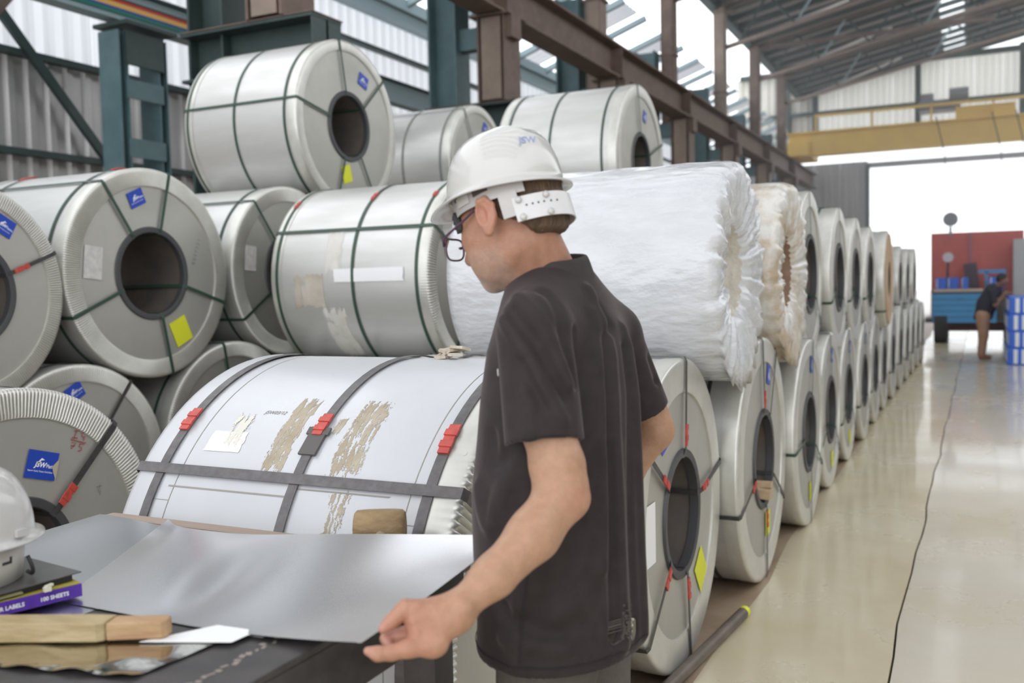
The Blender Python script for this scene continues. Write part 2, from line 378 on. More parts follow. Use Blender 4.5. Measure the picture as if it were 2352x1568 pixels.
ho = MB().box((5.0, .4, 1.45), (1.3, .8, .35)).box((4.6, .3, 1.72), (.4, .5, .3)).tube([(5.3, 0, 1.75), (5.9, 0, 1.75)], .22, 12).build('hoist', mat('hoist grey', (.22, .23, .25), .5), cr)
for k, x in enumerate((4.9, 6.6, 7.3)): MB().tube(interp_path([(x, -.4, 1.0), (x + .3, -.45, -.6), (x + .1, -.45, -1.8)], 8), .018, 5).build('cable', M_black, cr, True)

# rainbow-painted beam on the teal lattice column
lc = empty('lattice_column', (-8.2, 7.62, 0)); tag(lc, 'teal battened lattice column under the rainbow striped beam', 'column')
for y in (-.27, .27): 
    mb = MB(); hbeam(mb, (0, y, 0), (0, y, 4.3), .3, .12, .015, (0, 1, 0)); mb.build('channel', M_teal, lc)
for k in range(6): MB().box((.16, 0, .6 + k * .62), (.02, .5, .2)).build('batten', M_teal, lc)
MB().box((.17, 0, 4.13), (.03, .52, .36)).build('head_plate', M_dteal, lc)
MB().box((.05, 0, 4.36), (.5, .7, .04)).build('cap_plate', M_dteal, lc)
rbm = empty('striped_beam', (-8.2, 9, 4.4)); tag(rbm, 'steel beam painted with red, yellow, blue and green stripes', 'beam')
MB().box((0, 0, .17), (.2, 14, .30)).build('beam_body', M_ltteal, rbm)
for z0, z1, c_, nm in ((.07, .112, (.02, .17, .13), 'green'), (.112, .132, (.02, .05, .35), 'blue'), (.132, .182, (.75, .45, .12), 'yellow'), (.182, .216, (.5, .05, .04), 'red'), (.216, .235, (.02, .02, .02), 'black')):
    MB().box((.11, -.4, (z0 + z1) / 2), (.02, 6.4, z1 - z0)).build('painted_stripe', mat('stripe ' + nm, c_, .5), rbm)
MB().box((.03, 0, .335), (.26, 14, .03)).build('top_flange', M_dteal, rbm)

# ================================================================== steel coils
def fluted_ring(r, w, ribs, wd, amp, front=True, per=6):
    """pressed protective ring: lip on the wrapper, rounded corner, fluted band on the side plate"""
    prof = [(-.075, r + .002, 0), (-.012, r + .004, 0), (.001, r + .001, .35), (.006, r - .010, .8), (.007, r - .02, 1), (.007, r - wd + .012, 1), (.005, r - wd, .9), (-.003, r - wd - .001, 0)]
    n = ribs * per if ribs else 120
    v = []; f = []; m = len(prof); sg = 1 if front else -1; x0 = w / 2 * sg
    for i in range(n):
        a = 2 * PI * i / n; c, s_ = math.cos(a), math.sin(a)
        q = (i % per) / per; h = (amp * (.35, .45, .35, -.35, -.75, -.35)[i % per] if ribs else 0)
        for x, ro, k in prof: v.append((x0 + sg * (x + h * k), (ro + .3 * h * k) * c, r + (ro + .3 * h * k) * s_))
    for i in range(n):
        j = (i + 1) % n
        for k in range(m - 1):
            q4 = (i * m + k, i * m + k + 1, j * m + k + 1, j * m + k)
            f.append(q4 if sg < 0 else q4[::-1])
    return v, f
RINGC = {}
def sticker(parent, name, w, r, th, rho, ww, hh, rot, m, x=None, th_=.0018):
    """flat sticker on the front plate at polar (th, rho); returns its local frame"""
    cx = (w / 2 + .001) if x is None else x
    M = frame((cx, rho * math.cos(th), r + rho * math.sin(th)), (0, math.cos(rot), math.sin(rot)), (0, -math.sin(rot), math.cos(rot)))
    o = mesh(name, [tuple(M @ Vector(p)) for p in ((-ww / 2, -hh / 2, 0), (ww / 2, -hh / 2, 0), (ww / 2, hh / 2, 0), (-ww / 2, hh / 2, 0), (-ww / 2, -hh / 2, th_), (ww / 2, -hh / 2, th_), (ww / 2, hh / 2, th_), (-ww / 2, hh / 2, th_))],
             [(4, 5, 6, 7), (0, 1, 5, 4), (1, 2, 6, 5), (2, 3, 7, 6), (3, 0, 4, 7)], m, parent)
    M2 = M.copy(); M2.translation = M @ Vector((0, 0, th_)); return o, M2
def brand(o, M, ww, hh, full=True):
    """white mark: slanted peak over JSW Platina with a small line under it"""
    k = ww
    MB().add([M @ Vector(p) for p in ((-.20 * k, .03 * k, .0006), (-.05 * k, .20 * k, .0006), (.06 * k, .15 * k, .0006), (-.06 * k, .13 * k, .0006), (-.10 * k, .03 * k, .0006))], [(0, 4, 3, 2, 1)]).build('emblem', M_print, o)
    text_mesh('lettering', 'JSW', .20 * k, M @ Matrix.Translation((-.24 * k, -.06 * k, .0005)), M_print, o, .03, .25)
    if full:
        text_mesh('lettering', 'Platina', .145 * k, M @ Matrix.Translation((.14 * k, -.06 * k, .0005)), M_print, o, .01, 0, .85)
        text_mesh('lettering', 'Superior Quality Tinplate Coil & Sheet', .062 * k, M @ Matrix.Translation((-.44 * k, -.20 * k, .0005)), M_print, o, .01, 0, .85)
    else:
        MB().box((0, 0, 0), (.62 * k, .035 * k, .001), None).build('print_line', M_print, o).matrix_local = M @ Matrix.Translation((.02 * k, -.2 * k, .0006))
def coil(name, label, X, Y, r, w=1.05, z=None, rings=240, ringw=.1, eye=(75, 125, 200, 280, 343), circ=(-.36, .03, .40), strap=None, sw=.018,
         seals=(), csl=(), shell=None, ri=.25, blue=None, yellow=None, white=None, group=None, low=False, borecol=None, amp=.0085):
    """axis along X, front plate faces +X at X; returns the Empty at the coil's foot"""
    strap = strap or M_green; shell = shell or M_steel
    zc = r if z is None else z
    t = empty(name, (X - w / 2, Y, zc - r)); tag(t, label, 'steel coil', group)
    n = 64 if low else 112
    h = w / 2
    v, f = lathe_x([(-h + .004, r - .0005), (h - .004, r - .0005)][::-1], n, r); mesh('wrapper', v, f, shell, t, True)
    v, f = lathe_x([(h - .003, ri + .01), (h - .003, r - .02)][::-1], n, r); mesh('side_plate', v, f, M_face, t, True)
    v, f = lathe_x([(-h + .003, ri + .01), (-h + .003, r - .02)], n, r); mesh('side_plate', v, f, M_face, t, True)
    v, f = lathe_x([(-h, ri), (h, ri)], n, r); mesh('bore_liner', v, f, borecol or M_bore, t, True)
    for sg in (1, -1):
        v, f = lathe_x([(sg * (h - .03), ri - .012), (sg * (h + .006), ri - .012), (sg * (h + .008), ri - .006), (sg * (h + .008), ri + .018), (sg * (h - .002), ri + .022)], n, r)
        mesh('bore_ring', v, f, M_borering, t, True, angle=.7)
        rb_ = rings if (sg == 1 and not low) else 0
        v, f = fluted_ring(r, w, rb_, ringw, amp, sg == 1); mesh('edge_ring', v, f, M_ring if shell is M_steel else M_white if sg < 0 else M_ring, t, True, angle=1.2)
    ns = 48 if low else 96
    for i, cx in enumerate(circ):
        R = r + .0045
        st = MB().ribbon([(cx, R * math.cos(2 * PI * k / ns), r + R * math.sin(2 * PI * k / ns)) for k in range(ns)], [(0, math.cos(2 * PI * k / ns), math.sin(2 * PI * k / ns)) for k in range(ns)], sw, .0018, True).build('girth_strap', strap, t)
        for (j, a, ln) in csl:
            if j != i: continue
            mb = MB(); ax = Vector((cx, 0, r)); K = 5
            for s_ in range(K):
                aa = math.radians(a) + (s_ - 2) * ln / K / R
                Rm = Matrix.Rotation(aa, 3, 'X')
                mb.box(ax + Rm @ Vector((0, R + .004 + .0025 * (s_ % 2), 0)), (sw * (1.25 if s_ % 2 else 1.05), .006, ln / K * 1.05), Rm)
            mb.build('crimp_seal', M_seal, st)
    for i, a in enumerate(eye):
        a = math.radians(a); c, s_ = math.cos(a), math.sin(a)
        P = [(h + .012, ri + .016), (h + .012, r * .5 + ri * .5), (h + .012, r - .01), (h + .004, r + .008), (0, r + .008), (-h - .004, r + .008), (-h - .012, r - .01), (-h - .012, ri + .016), (-h - .004, ri - .014), (0, ri - .014), (h + .004, ri - .014)]
        Nn = [(1, 0), (1, 0), (1, .6), (.6, 1), (0, 1), (-.6, 1), (-1, .6), (-1, -.5), (-.6, -1), (0, -1), (.6, -1)]
        st = MB().ribbon([(x, ro * c, r + ro * s_) for x, ro in P][::-1], [(x, q * c, q * s_) for x, q in Nn][::-1], sw, .0018, True).build('eye_strap', strap, t)
        if i in seals:
            K = 4; ln = .085; mb = MB(); ro0 = ri + .075
            Rm = Matrix.Rotation(a, 3, 'X')
            for q in range(K): mb.box(Vector((h + .0155 + .002 * (q % 2), 0, r)) + Rm @ Vector((0, ro0 + (q - 1.5) * ln / K, 0)), (.006, ln / K * 1.05, sw * (1.3 if q % 2 else 1.1)), Rm)
            mb.build('crimp_seal', M_seal, st)
    if blue:
        th, rho, sz, rot, full = blue
        o, M = sticker(t, 'sticker', w, r, math.radians(th), rho, sz, sz * .8, math.radians(rot), M_blue); brand(o, M, sz, sz * .8, full)
    if yellow:
        th, rho, sz, rot = yellow
        sticker(t, 'sticker', w, r, math.radians(th), rho, sz, sz * 1.15, math.radians(rot), M_yellow)
    if white:
        th, rho, sz, rot = white
        sticker(t, 'paper_label', w, r, math.radians(th), rho, sz, sz * 1.5, math.radians(rot), mat('faded label', (.62, .6, .57), .6, 0, (.5, .48, .46), 30))
    return t
def nest(a, b, r, cl_=.0225):
    """centre (y, z) of a coil of radius r lying in the groove between coils a and b = (y, z, r)"""
    (y1, z1, r1), (y2, z2, r2) = a, b; d1, d2 = r1 + r + cl_, r2 + r + cl_
    D = math.hypot(y2 - y1, z2 - z1); x = (d1 * d1 - d2 * d2 + D * D) / (2 * D); hh = math.sqrt(max(d1 * d1 - x * x, 0))
    ux, uz = (y2 - y1) / D, (z2 - z1) / D
    return y1 + ux * x - uz * hh, z1 + uz * x + ux * hh
GAP = .0225
# --- row along the aisle, on the floor
Y_F, R_F = 2.31, .66
FR = [(-1.00, R_F), (-1.02, .61), (-.945, .615), (-.90, .575), (-.92, .565), (-.92, .555)] + [(-.90 + .02 * max(0, k - 2), .555 + .02 * math.sin(k * 2.1)) for k in range(9)]
ROW = []; y = Y_F
for i, (x, r) in enumerate(FR):
    if i: y += FR[i - 1][1] + r + GAP
    ROW.append((x, y, r))
coil('steel_coil', 'large white wrapped coil with black straps and brown tape residue behind the work table', ROW[0][0], Y_F, R_F, .96, strap=M_dstrap, sw=.027, shell=M_white,
     circ=(-.405, .028, .40), eye=(142, 330), csl=((0, 128.5, .075), (1, 128, .07), (2, 130, .085)), rings=210, ringw=.085, amp=.0075)
c = coil('steel_coil', 'grey strapped coil on the floor right behind the man, yellow sticker beside its bore', *ROW[1], 1.15, strap=M_black, sw=.022, rings=0, ringw=.13, eye=(86, 146, 10, 276, 218), seals=(0, 1, 2, 3, 4), ri=.235,
         blue=(125, .40, .1, 20, True), yellow=(312, .40, .13, 38), borecol=M_bore)
sticker(c, 'paper_label', 1.15, ROW[1][2], math.radians(178), .42, .12, .22, 0, M_paper)
coil('steel_coil', 'grey strapped coil on the floor with a wooden chock wedged in its bore', *ROW[2], 1.12, strap=M_black, sw=.02, rings=0, ringw=.12, eye=(96, 60, 196, 272, 330), seals=(0, 2, 3), ri=.235, blue=(72, .44, .1, 75, False), yellow=(284, .36, .11, 0))
ck = MB().box((0, 0, 0), (.2, .08, .045), Matrix.Rotation(.1, 3, 'Y')).box((.02, .04, .032), (.15, .055, .025)).build('wooden_chock', mat('raw pine', (.62, .46, .30), .7, 0, (.5, .36, .22), 12), None, loc=(ROW[2][0] - .06, ROW[2][1] - .01, ROW[2][2] - .17)); tag(ck, 'pale wooden chock resting inside the bore of a grey coil', 'chock')
coil('steel_coil', 'grey coil on the floor next beyond the one with the wooden chock', *ROW[3], 1.08, strap=M_green, sw=.018, rings=0, ringw=.1, eye=(80, 185, 330, 270), ri=.23, blue=(78, .42, .1, 80, False), yellow=(275, .38, .1, 0))
for i in range(4, len(ROW)):
    far_lab = 'grey floor coil with a blue and a yellow sticker, ' + ('second' if i == 4 else 'third') + ' beyond the chocked coil' if i < 6 else 'grey floor coil with a single blue sticker, fourth beyond the chocked coil' if i == 6 else 'last strapped coil on the floor at the truck end of the aisle row' if i == len(ROW) - 1 else 'plain strapped grey coil on the floor in the far part of the aisle row'
    coil('steel_coil', far_lab, *ROW[i], 1.05, strap=M_green, rings=0, ringw=.1, eye=(100, 200, 320), ri=.23, low=True,
         blue=(80, .40, .1, 80, False) if i < 7 else None, yellow=(280, .38, .1, 0) if i < 6 else None, group='far coils on the floor of the aisle row')
# --- second tier of the aisle row
def up(i, r, c_=.0225): return nest((ROW[i][1], ROW[i][2], ROW[i][2]), (ROW[i + 1][1], ROW[i + 1][2], ROW[i + 1][2]), r, c_)
UP = [(i, x, r) for i, x, r in ((3, -.98, .555), (4, -.93, .545), (5, -.92, .54), (6, -.90, .52))]
for k, (i, x, r) in enumerate(UP):
    yy, zz = up(i, r)
    coil('steel_coil', ('first', 'second', 'third', 'fourth')[k] + ' strapped second tier coil beyond the dusty brown wrapped coil', x, yy, r, 1.05, zz, strap=M_green, rings=0, ringw=.1, eye=(100, 200, 320), ri=.25, low=True, group='second tier coils of the aisle row')
yy, zz = up(7, .53)
c = coil('steel_coil', 'second tier coil with a brown cardboard side sheet, last of the near stack', -.83, yy, .53, 1.1, zz, strap=M_green, rings=0, eye=(100, 220), low=True)
v, f = lathe_x([(.57, .2), (.57, .5), (.558, .5), (.558, .2)], 48, .53, True); mesh('cardboard_disc', v, f, mat('cardboard', (.45, .31, .19), .8, 0, (.52, .38, .25), 6), c)
for i in (9, 10, 11, 12):
    yy, zz = up(i, .50)
    coil('steel_coil', 'pale coil on the second tier at the far end of the aisle row', -.95 + .04 * (i - 9), yy, .50, 1.05, zz, strap=M_green, rings=0, eye=(100, 220), low=True, group='far second tier coils')

# --- plastic wrapped coils
def wrapped(label, X, Y, r, w, z, m, seed, bore_m, rb_=.2, sag=.0):
    t = empty('wrapped_coil', (X - w / 2, Y, z - r)); tag(t, label, 'steel coil')
    g = np.random.default_rng(seed); n = 220; h = w / 2
    # wrapper surface: back edge, along the shell, round the shoulder, pleated side plate, into the bore
    prof = [(-h, .0, 0), (-h, r * .985, .2)] + [(-h + .03 + (w - .14) * k / 30, r, .35 if 0 < k < 30 else .5) for k in range(31)]
    prof += [(h - .08, r * 1.0, .8), (h - .04, r * .995, 1.2), (h - .01, r * .97, 1.8), (h + .008, r * .93, 2.4), (h + .014, r * .86, 3.0), (h + .012, r * .76, 3.2), (h + .004, r * .66, 3.2), (h - .005, r * .56, 3.0), (h - .012, r * .48, 2.6), (h - .04, r * .43, 2.2), (h - .10, r * .40, 2.0), (h - .17, r * .36, 2), (h - .2, r * .22, 2), (h - .205, .004, .5)]
    m_ = len(prof); A = np.arange(n) / n * 2 * PI
    wr = np.zeros(n); wr2 = np.zeros(n)
    for k, am in ((9, .6), (17, 1), (29, .9), (43, .6), (61, .35)): wr += am * np.sin(k * A + g.uniform(0, 6)); wr2 += am * np.sin((k + 2) * A + g.uniform(0, 6))
    ph = g.uniform(0, 6, 12); v = []; f = []
    for i, a in enumerate(A):
        for k, (x, ro, am) in enumerate(prof):
            b = min(1, max(0, (x - (h - .3)) / .25))
            d = .0016 * am * (wr[i] * (1 - b) * .35 + b * (wr[i] if k % 2 else .5 * wr[i] + .6 * wr2[i]))
            d += .004 * (1 - b) * (math.sin(a * 5 + x * 9 + ph[0]) * math.sin(x * 14 + 3 * a + ph[1]) + .5 * math.sin(a * 13 + x * 21 + ph[2])) * (1 if k > 1 else 0)
            rr = ro + (d if ro > r * .8 else .3 * d); xx = x + (d * 1.6 if am >= 1.8 else 0)
            if ro > .9 * r and math.sin(a) < -.3: rr += sag * (-.3 - math.sin(a)) * (1 + .12 * wr[i]) * max(0, min(1, (x - h + .012) / .012))
            v.append((xx, rr * math.cos(a), r + rr * math.sin(a)))
    for i in range(n):
        j = (i + 1) % n
        for k in range(m_ - 1): f.append((i * m_ + k, j * m_ + k, j * m_ + k + 1, i * m_ + k + 1))
    nb = m_ - 5
    main = [q for q in f if (q[0] % m_) < nb]; core = [q for q in f if (q[0] % m_) >= nb]
    mesh('plastic_wrap', v, main, m, t, True); mesh('bore_cover', v, core, bore_m, t, True)
    return t
M_wrap = mat('white stretch film', (.64, .645, .66), .16, 0, (.57, .575, .59), 5, 5, bump=.55, bscale=16, stretch=(.7, 1.6, 1.6), coat=.35, rough2=.3)
M_wrapb = mat('film over bore', (.52, .47, .39), .4, 0, (.66, .63, .57), 8, bump=.6, bscale=20)
M_wrapd = mat('dusty stretch film', (.66, .64, .60), .25, 0, (.46, .36, .25), 5, 6, .42, .62, bump=.6, bscale=14, coat=.3)
M_wrapdb = mat('brown bore paper', (.22, .13, .085), .6, 0, (.32, .21, .14), 9)
yw, zw = up(1, .485, .04)
wrapped('big coil wrapped in crinkled white plastic film on the second tier behind the man', -.92, yw, .485, 1.22, zw, M_wrap, 3, M_wrapb, sag=.10)
yw2, zw2 = up(2, .51, .04)
wrapped('dusty coil in brown stained plastic film behind the big white wrapped coil', -.915, yw2, .51, 1.1, zw2, M_wrapd, 8, M_wrapdb, sag=.08)

# --- middle row
cl = coil('steel_coil', 'grey coil with fluted edge ring, blue sticker and red marker writing near the hard hat', -2.985, 2.17, .60, 1.0, strap=M_black, sw=.026, ringw=.1, rings=255, eye=(45, 190, 300), seals=(0,), circ=(-.3, .3), ri=.20)
sk, Msk = sticker(cl, 'sticker', 1.0, .60, math.radians(72), .335, .125, .10, math.radians(-17), M_blue); brand(sk, Msk, .125, .1)
MB().add([Msk @ Vector(p) for p in ((.066, .03, .0012), (.066, -.045, .0012), (.048, -.02, .0035), (.04, .0, .004))], [(0, 3, 2, 1)]).build('peeled_corner', mat('sticker backing', (.5, .43, .33), .7), sk)
# red marker writing: I G over 7 5
Mw = frame((.5 + .0006, .265, .60 + .385), (0, math.cos(-.3), math.sin(-.3)), (0, -math.sin(-.3), math.cos(-.3)))
def stroke(parent, M, pts, wd, m, nm='pen_stroke'):
    P = [M @ Vector((x, y, 0)) for x, y in pts]; nn = (M.to_3x3() @ Vector((0, 0, 1)))
    MB().ribbon(P, [nn] * len(P), wd, .0006).build(nm, m, parent)
for pts in ([(-.028, .030), (-.008, .032)], [(-.018, .031), (-.022, .004)], [(-.032, .003), (-.008, .005)], [(.030, .034), (.018, .036), (.008, .026), (.010, .014), (.022, .012), (.024, .018)], [(.022, .012), (.022, .0)],
            [(-.034, -.004), (.034, -.008)], [(-.030, -.014), (-.010, -.014), (-.026, -.038)], [(-.03, -.026), (-.012, -.026)], [(.026, -.014), (.008, -.014), (.006, -.024), (.018, -.026), (.02, -.036), (.006, -.042)]):
    stroke(cl, Mw, pts, .0034, M_redink)
Mt = frame((.5006, .345, .60 + .19), (0, math.cos(-.2), math.sin(-.2)), (0, -math.sin(-.2), math.cos(-.2)))
for pts in ([(-.015, .0), (.012, .006)], [(0, .012), (.0, -.018)], [(.006, -.012), (.008, -.03)]): stroke(cl, Mt, pts, .0022, M_ink)
MIDF = []; y = 4.63
for k in range(5): MIDF.append((y, .56, .56)); y += 1.15
for k, (yy, zz, r) in enumerate(MIDF):
    coil('steel_coil', 'strapped coil on the floor underneath the tape marked coil stack', -2.8, yy, r, 1.0, low=True, rings=0, eye=(100, 220), group='floor coils of the middle row')
MIDU = []
for k in range(4):
    yy, zz = nest(MIDF[k], MIDF[k + 1], .535 if k else .595); MIDU.append((yy, zz, .535 if k else .595))
g = coil('steel_coil', 'galvanised coil with thin green straps and patches of brown tape behind the man', -2.76, MIDU[0][0], .595, 1.12, MIDU[0][1], strap=M_green, sw=.020, rings=230, ringw=.085, circ=(-.515, .045, .485), eye=(151, 235, 30, 305), ri=.22, csl=((0, 128, .07), (1, 124, .08), (2, 126, .05)), yellow=(278, .42, .11, 12), white=(150, .40, .1, 10))
for k in range(1, 4):
    coil('steel_coil', 'strapped coil on the second tier of the middle row', -2.76, MIDU[k][0], .535, 1.0, MIDU[k][1], low=True, rings=0, eye=(100, 220), group='second tier coils of the middle row')
yy, zz = nest(MIDU[2], MIDU[3], .66)
coil('steel_coil', 'big bright coil on the top tier in front of the crane runway beam', -2.62, yy, .66, 1.1, zz, rings=0, ringw=.1, eye=(100, 200, 290, 20), circ=(-.45, -.05, .42), strap=M_green, ri=.235, blue=(75, .42, .1, 70, False))
# --- back row
BKF = [(2.31, .575), (3.51, .575), (4.72, .60), (5.97, .615), (7.23, .615), (8.49, .615), (9.75, .615)]
BF = [(a, b, b) for a, b in BKF]
BKX = -4.30
for k, (a, b) in enumerate(BKF):
    if k in (1, 2):
        coil('steel_coil', 'grey coil with fluted ring on the floor, half hidden behind the coil with red writing' if k == 1 else 'shadowed grey coil with fluted ring on the floor under the yellow stickered coil', BKX, a, b, 1.05, rings=250, ringw=.09, strap=M_black if k == 1 else M_green, sw=.02, eye=(52, 180, 300) if k == 1 else (100, 200, 300), blue=(92, .43, .11, 28, True) if k == 1 else None, csl=((2, 110, .08),) if k == 1 else ())
    else:
        coil('steel_coil', 'strapped coil on the floor of the back row by the corrugated wall', BKX, a, b, 1.05, low=True, rings=0, eye=(100, 220), group='floor coils of the back row')
BKU = []
for k, r in enumerate((.54, .605, .59, .605, .60, .60)): BKU.append((*nest(BF[k], BF[k + 1], r), r))
c = coil('steel_coil', 'grey second tier coil with a red sealed strap beside its bore and red scribbles', BKX, BKU[0][0], .54, 1.05, BKU[0][1], rings=250, ringw=.08, strap=M_black, sw=.02, eye=(22, 150, 270), seals=(0,), blue=(56, .40, .11, -30, True), ri=.25)
Mw2 = frame((.527, .22, .54 + .36), (0, 1, 0), (0, 0, 1))
for pts in ([(-.04, .03), (-.02, .034), (.0, .03)], [(-.02, .034), (-.025, -.01)], [(.01, .02), (.035, .028)], [(.02, .02), (.02, -.015), (.04, -.01)], [(-.03, -.03), (.01, -.028)], [(-.02, -.05), (.0, -.045), (-.01, -.06)]): stroke(c, Mw2, pts, .004, mat('pale red marker', (.5, .28, .26), .6))
c = coil('steel_coil', 'grey second tier coil with five straps, a blue sticker and a yellow sticker', BKX, BKU[1][0], .605, 1.05, BKU[1][1], rings=290, ringw=.1, strap=M_green, sw=.02, eye=(76, 124, 203, 281, 342), circ=(-.30, .40), csl=((0, 105, .12), (1, 100, .1)), blue=(103, .44, .115, 24, True), yellow=(300, .40, .135, 24), white=(172, .42, .12, -6), ri=.25)
Mt = frame((.529, .33, .605 + .05), (0, .35, 1), (0, -1, .35))
text_mesh('ink_marking', 'R 8 5 7 3 2 1', .032, Mt, M_ink, c)
Mt = frame((.529, .0, .605 + .43), (0, 1, 0), (0, 0, 1)); text_mesh('ink_marking', '12', .06, Mt @ Matrix.Translation((.22, .0, 0)), mat('very pale red ink', (.52, .42, .40), .6), c)
coil('steel_coil', 'grey second tier coil with a white paper label behind the tape marked coil', BKX, BKU[2][0], .59, 1.05, BKU[2][1], rings=270, ringw=.1, strap=M_green, eye=(128, 212, 70, 300), circ=(-.4, .40), white=(168, .42, .11, -4), ri=.25)
for k in (3, 4, 5): coil('steel_coil', 'strapped coil on the second tier of the back row', BKX, BKU[k][0], BKU[k][2], 1.05, BKU[k][1], low=True, rings=0, eye=(100, 220), group='second tier coils of the back row')
yy, zz = nest(BKU[2], BKU[3], .625)
coil('steel_coil', 'galvanised coil with thin green straps on the top tier under the green bracket', -4.19, yy, .625, 1.02, zz, rings=0, ringw=.075, strap=M_green, sw=.018, eye=(100, 169, 42, 252, 300), circ=(-.48, -.04, .41), ri=.24, blue=(62, .42, .12, -20, True), yellow=(262, .36, .11, 15))
yy, zz = nest(BKU[4], BKU[5], .60)
coil('steel_coil', 'dull silver coil on the top tier between the two brighter top coils', -4.45, yy, .60, 1.05, zz, rings=0, ringw=.08, strap=mat('dull strap', (.22, .23, .2), .5), eye=(120, 200, 20), circ=(-.4, 0, .42), ri=.24, blue=(70, .42, .11, 60, False))

# ---- tape residue, labels and seams on the two front coils (thin raised patches that follow the shell)
def shell_patch(parent, nm, m, xc, zc, r, x0, x1, a0, a1, off, ragged, seed, nx=22, na=34, holes=.0):
    """ragged thin film on a coil shell; x along the axis, a angle; r coil radius, axis at height zc"""
    g = np.random.default_rng(seed); v = []; f = []; keep = {}
    ex = g.uniform(0, 1, (na + 1, 2)); ea = g.uniform(0, 1, (nx + 1, 2))
    def up2(ca, cx):
        c_ = g.uniform(0, 1, (ca, cx)); r1 = np.stack([np.interp(np.linspace(0, ca - 1, na), np.arange(ca), c_[:, k]) for k in range(cx)], 1)
        return np.stack([np.interp(np.linspace(0, cx - 1, nx), np.arange(cx), r1[k]) for k in range(na)], 0)
    fld = .55 * up2(max(2, na // 14), max(2, nx // 3)) + .3 * up2(max(2, na // 5), max(2, nx // 2)) + .15 * g.uniform(0, 1, (na, nx))
    ii, jj = np.meshgrid(np.abs(np.linspace(-1, 1, na)), np.abs(np.linspace(-1, 1, nx)), indexing='ij')
    if holes: fld = fld - .28 * np.clip((np.maximum(ii ** 2, jj ** 2) - .6) / .4, 0, 1)
    for i in range(na + 1):
        for j in range(nx + 1):
            u = j / nx; t_ = i / na
            xx = x0 + (x1 - x0) * u + ragged * (x1 - x0) * ((ex[i, 0] - .5) * (1 - u) + (ex[i, 1] - .5) * u)
            aa = math.radians(a0 + (a1 - a0) * t_ + ragged * (a1 - a0) * .35 * ((ea[j, 0] - .5) * (1 - t_) + (ea[j, 1] - .5) * t_))
            rr = r + off
            v.append((xx, rr * math.cos(aa), zc + rr * math.sin(aa)))
    W_ = nx + 1
    for i in range(na):
        for j in range(nx):
            if fld[i, j] < holes: continue
            f.append((i * W_ + j, (i + 1) * W_ + j, (i + 1) * W_ + j + 1, i * W_ + j + 1))
    return mesh(nm, v, f, m, parent)
fcoil = [o for o in COL.objects if o.get('label', '').startswith('large white wrapped')][0]
M_tape = mat('brown tape residue', (.34, .28, .19), .6, 0, (.44, .38, .29), 14)
rF = R_F - .0005
shell_patch(fcoil, 'tape_residue', M_tape, 0, R_F, rF, -.10, -.03, 119, 141, .0005, .04, 5, 54, 150, .34)
shell_patch(fcoil, 'tape_residue', M_tape, 0, R_F, rF, .10, .195, 119, 141, .0005, .04, 6, 70, 150, .42)
shell_patch(fcoil, 'tape_residue', M_tape, 0, R_F, rF, .135, .20, 143, 156, .0005, .06, 7, 50, 100, .50)
shell_patch(fcoil, 'tape_residue', M_tape, 0, R_F, rF, .06, .085, 125, 130, .0005, .1, 9, 22, 30, .42)
shell_patch(fcoil, 'paper_label', M_paper, 0, R_F, rF, -.305, -.19, 131, 136.5, .0012, .05, 10, 4, 8, 0)
shell_patch(fcoil, 'tape_residue', mat('faint glue', (.66, .63, .55), .5), 0, R_F, rF, -.26, -.20, 125, 135.5, .0018, .1, 11, 36, 50, .45)
shell_patch(fcoil, 'overlap_seam', mat('dark seam line', (.30, .28, .24), .6), 0, R_F, rF, -.36, .02, 145.6, 145.95, .0012, .02, 12, 20, 1)  # seams drawn as thin dark strips on the shell
shell_patch(fcoil, 'overlap_seam', MATS['dark seam line'], 0, R_F, rF, .02, .30, 143.7, 144.0, .0012, .02, 13, 20, 1)
for x in (-.345, .352): shell_patch(fcoil, 'panel_seam', MATS['dark seam line'], 0, R_F, rF, x, x + .0022, 85, 190, .0008, 0, 14, 1, 60)
for x0, x1 in ((-.47, -.345), (.352, .46)): shell_patch(fcoil, 'panel_seam', MATS['dark seam line'], 0, R_F, rF, x0, x1, 149.0, 149.15, .0008, 0, 14, 4, 1)
# small ink scribble and rivet
Rm = Matrix.Rotation(math.radians(125 - 90), 3, 'X')
Ms = frame(Vector((-.185, 0, R_F)) + Rm @ Vector((0, 0, rF + .001)), (1, 0, 0), Rm @ Vector((0, 1, 0)))
text_mesh('ink_marking', 'JSW03/12', .017, Ms, M_ink, fcoil, 0, .3)
aa = math.radians(133); MB().tube([(.452, (rF + q) * math.cos(aa), R_F + (rF + q) * math.sin(aa)) for q in (.0, .005)], .007, 12).build('rivet', M_steel, fcoil)
# padded strap buffer on the middle strap
Rb = Matrix.Rotation(math.radians(132.5), 3, 'X')
MB().box(Vector((.028, 0, R_F)) + Rb @ Vector((0, rF + .006, 0)), (.05, .006, .085), Rb).box(Vector((.028, 0, R_F)) + Rb @ Vector((0, rF + .007, -.03)), (.066, .005, .022), Rb).build('strap_pad', mat('rubber pad', (.11, .10, .095), .7), fcoil)
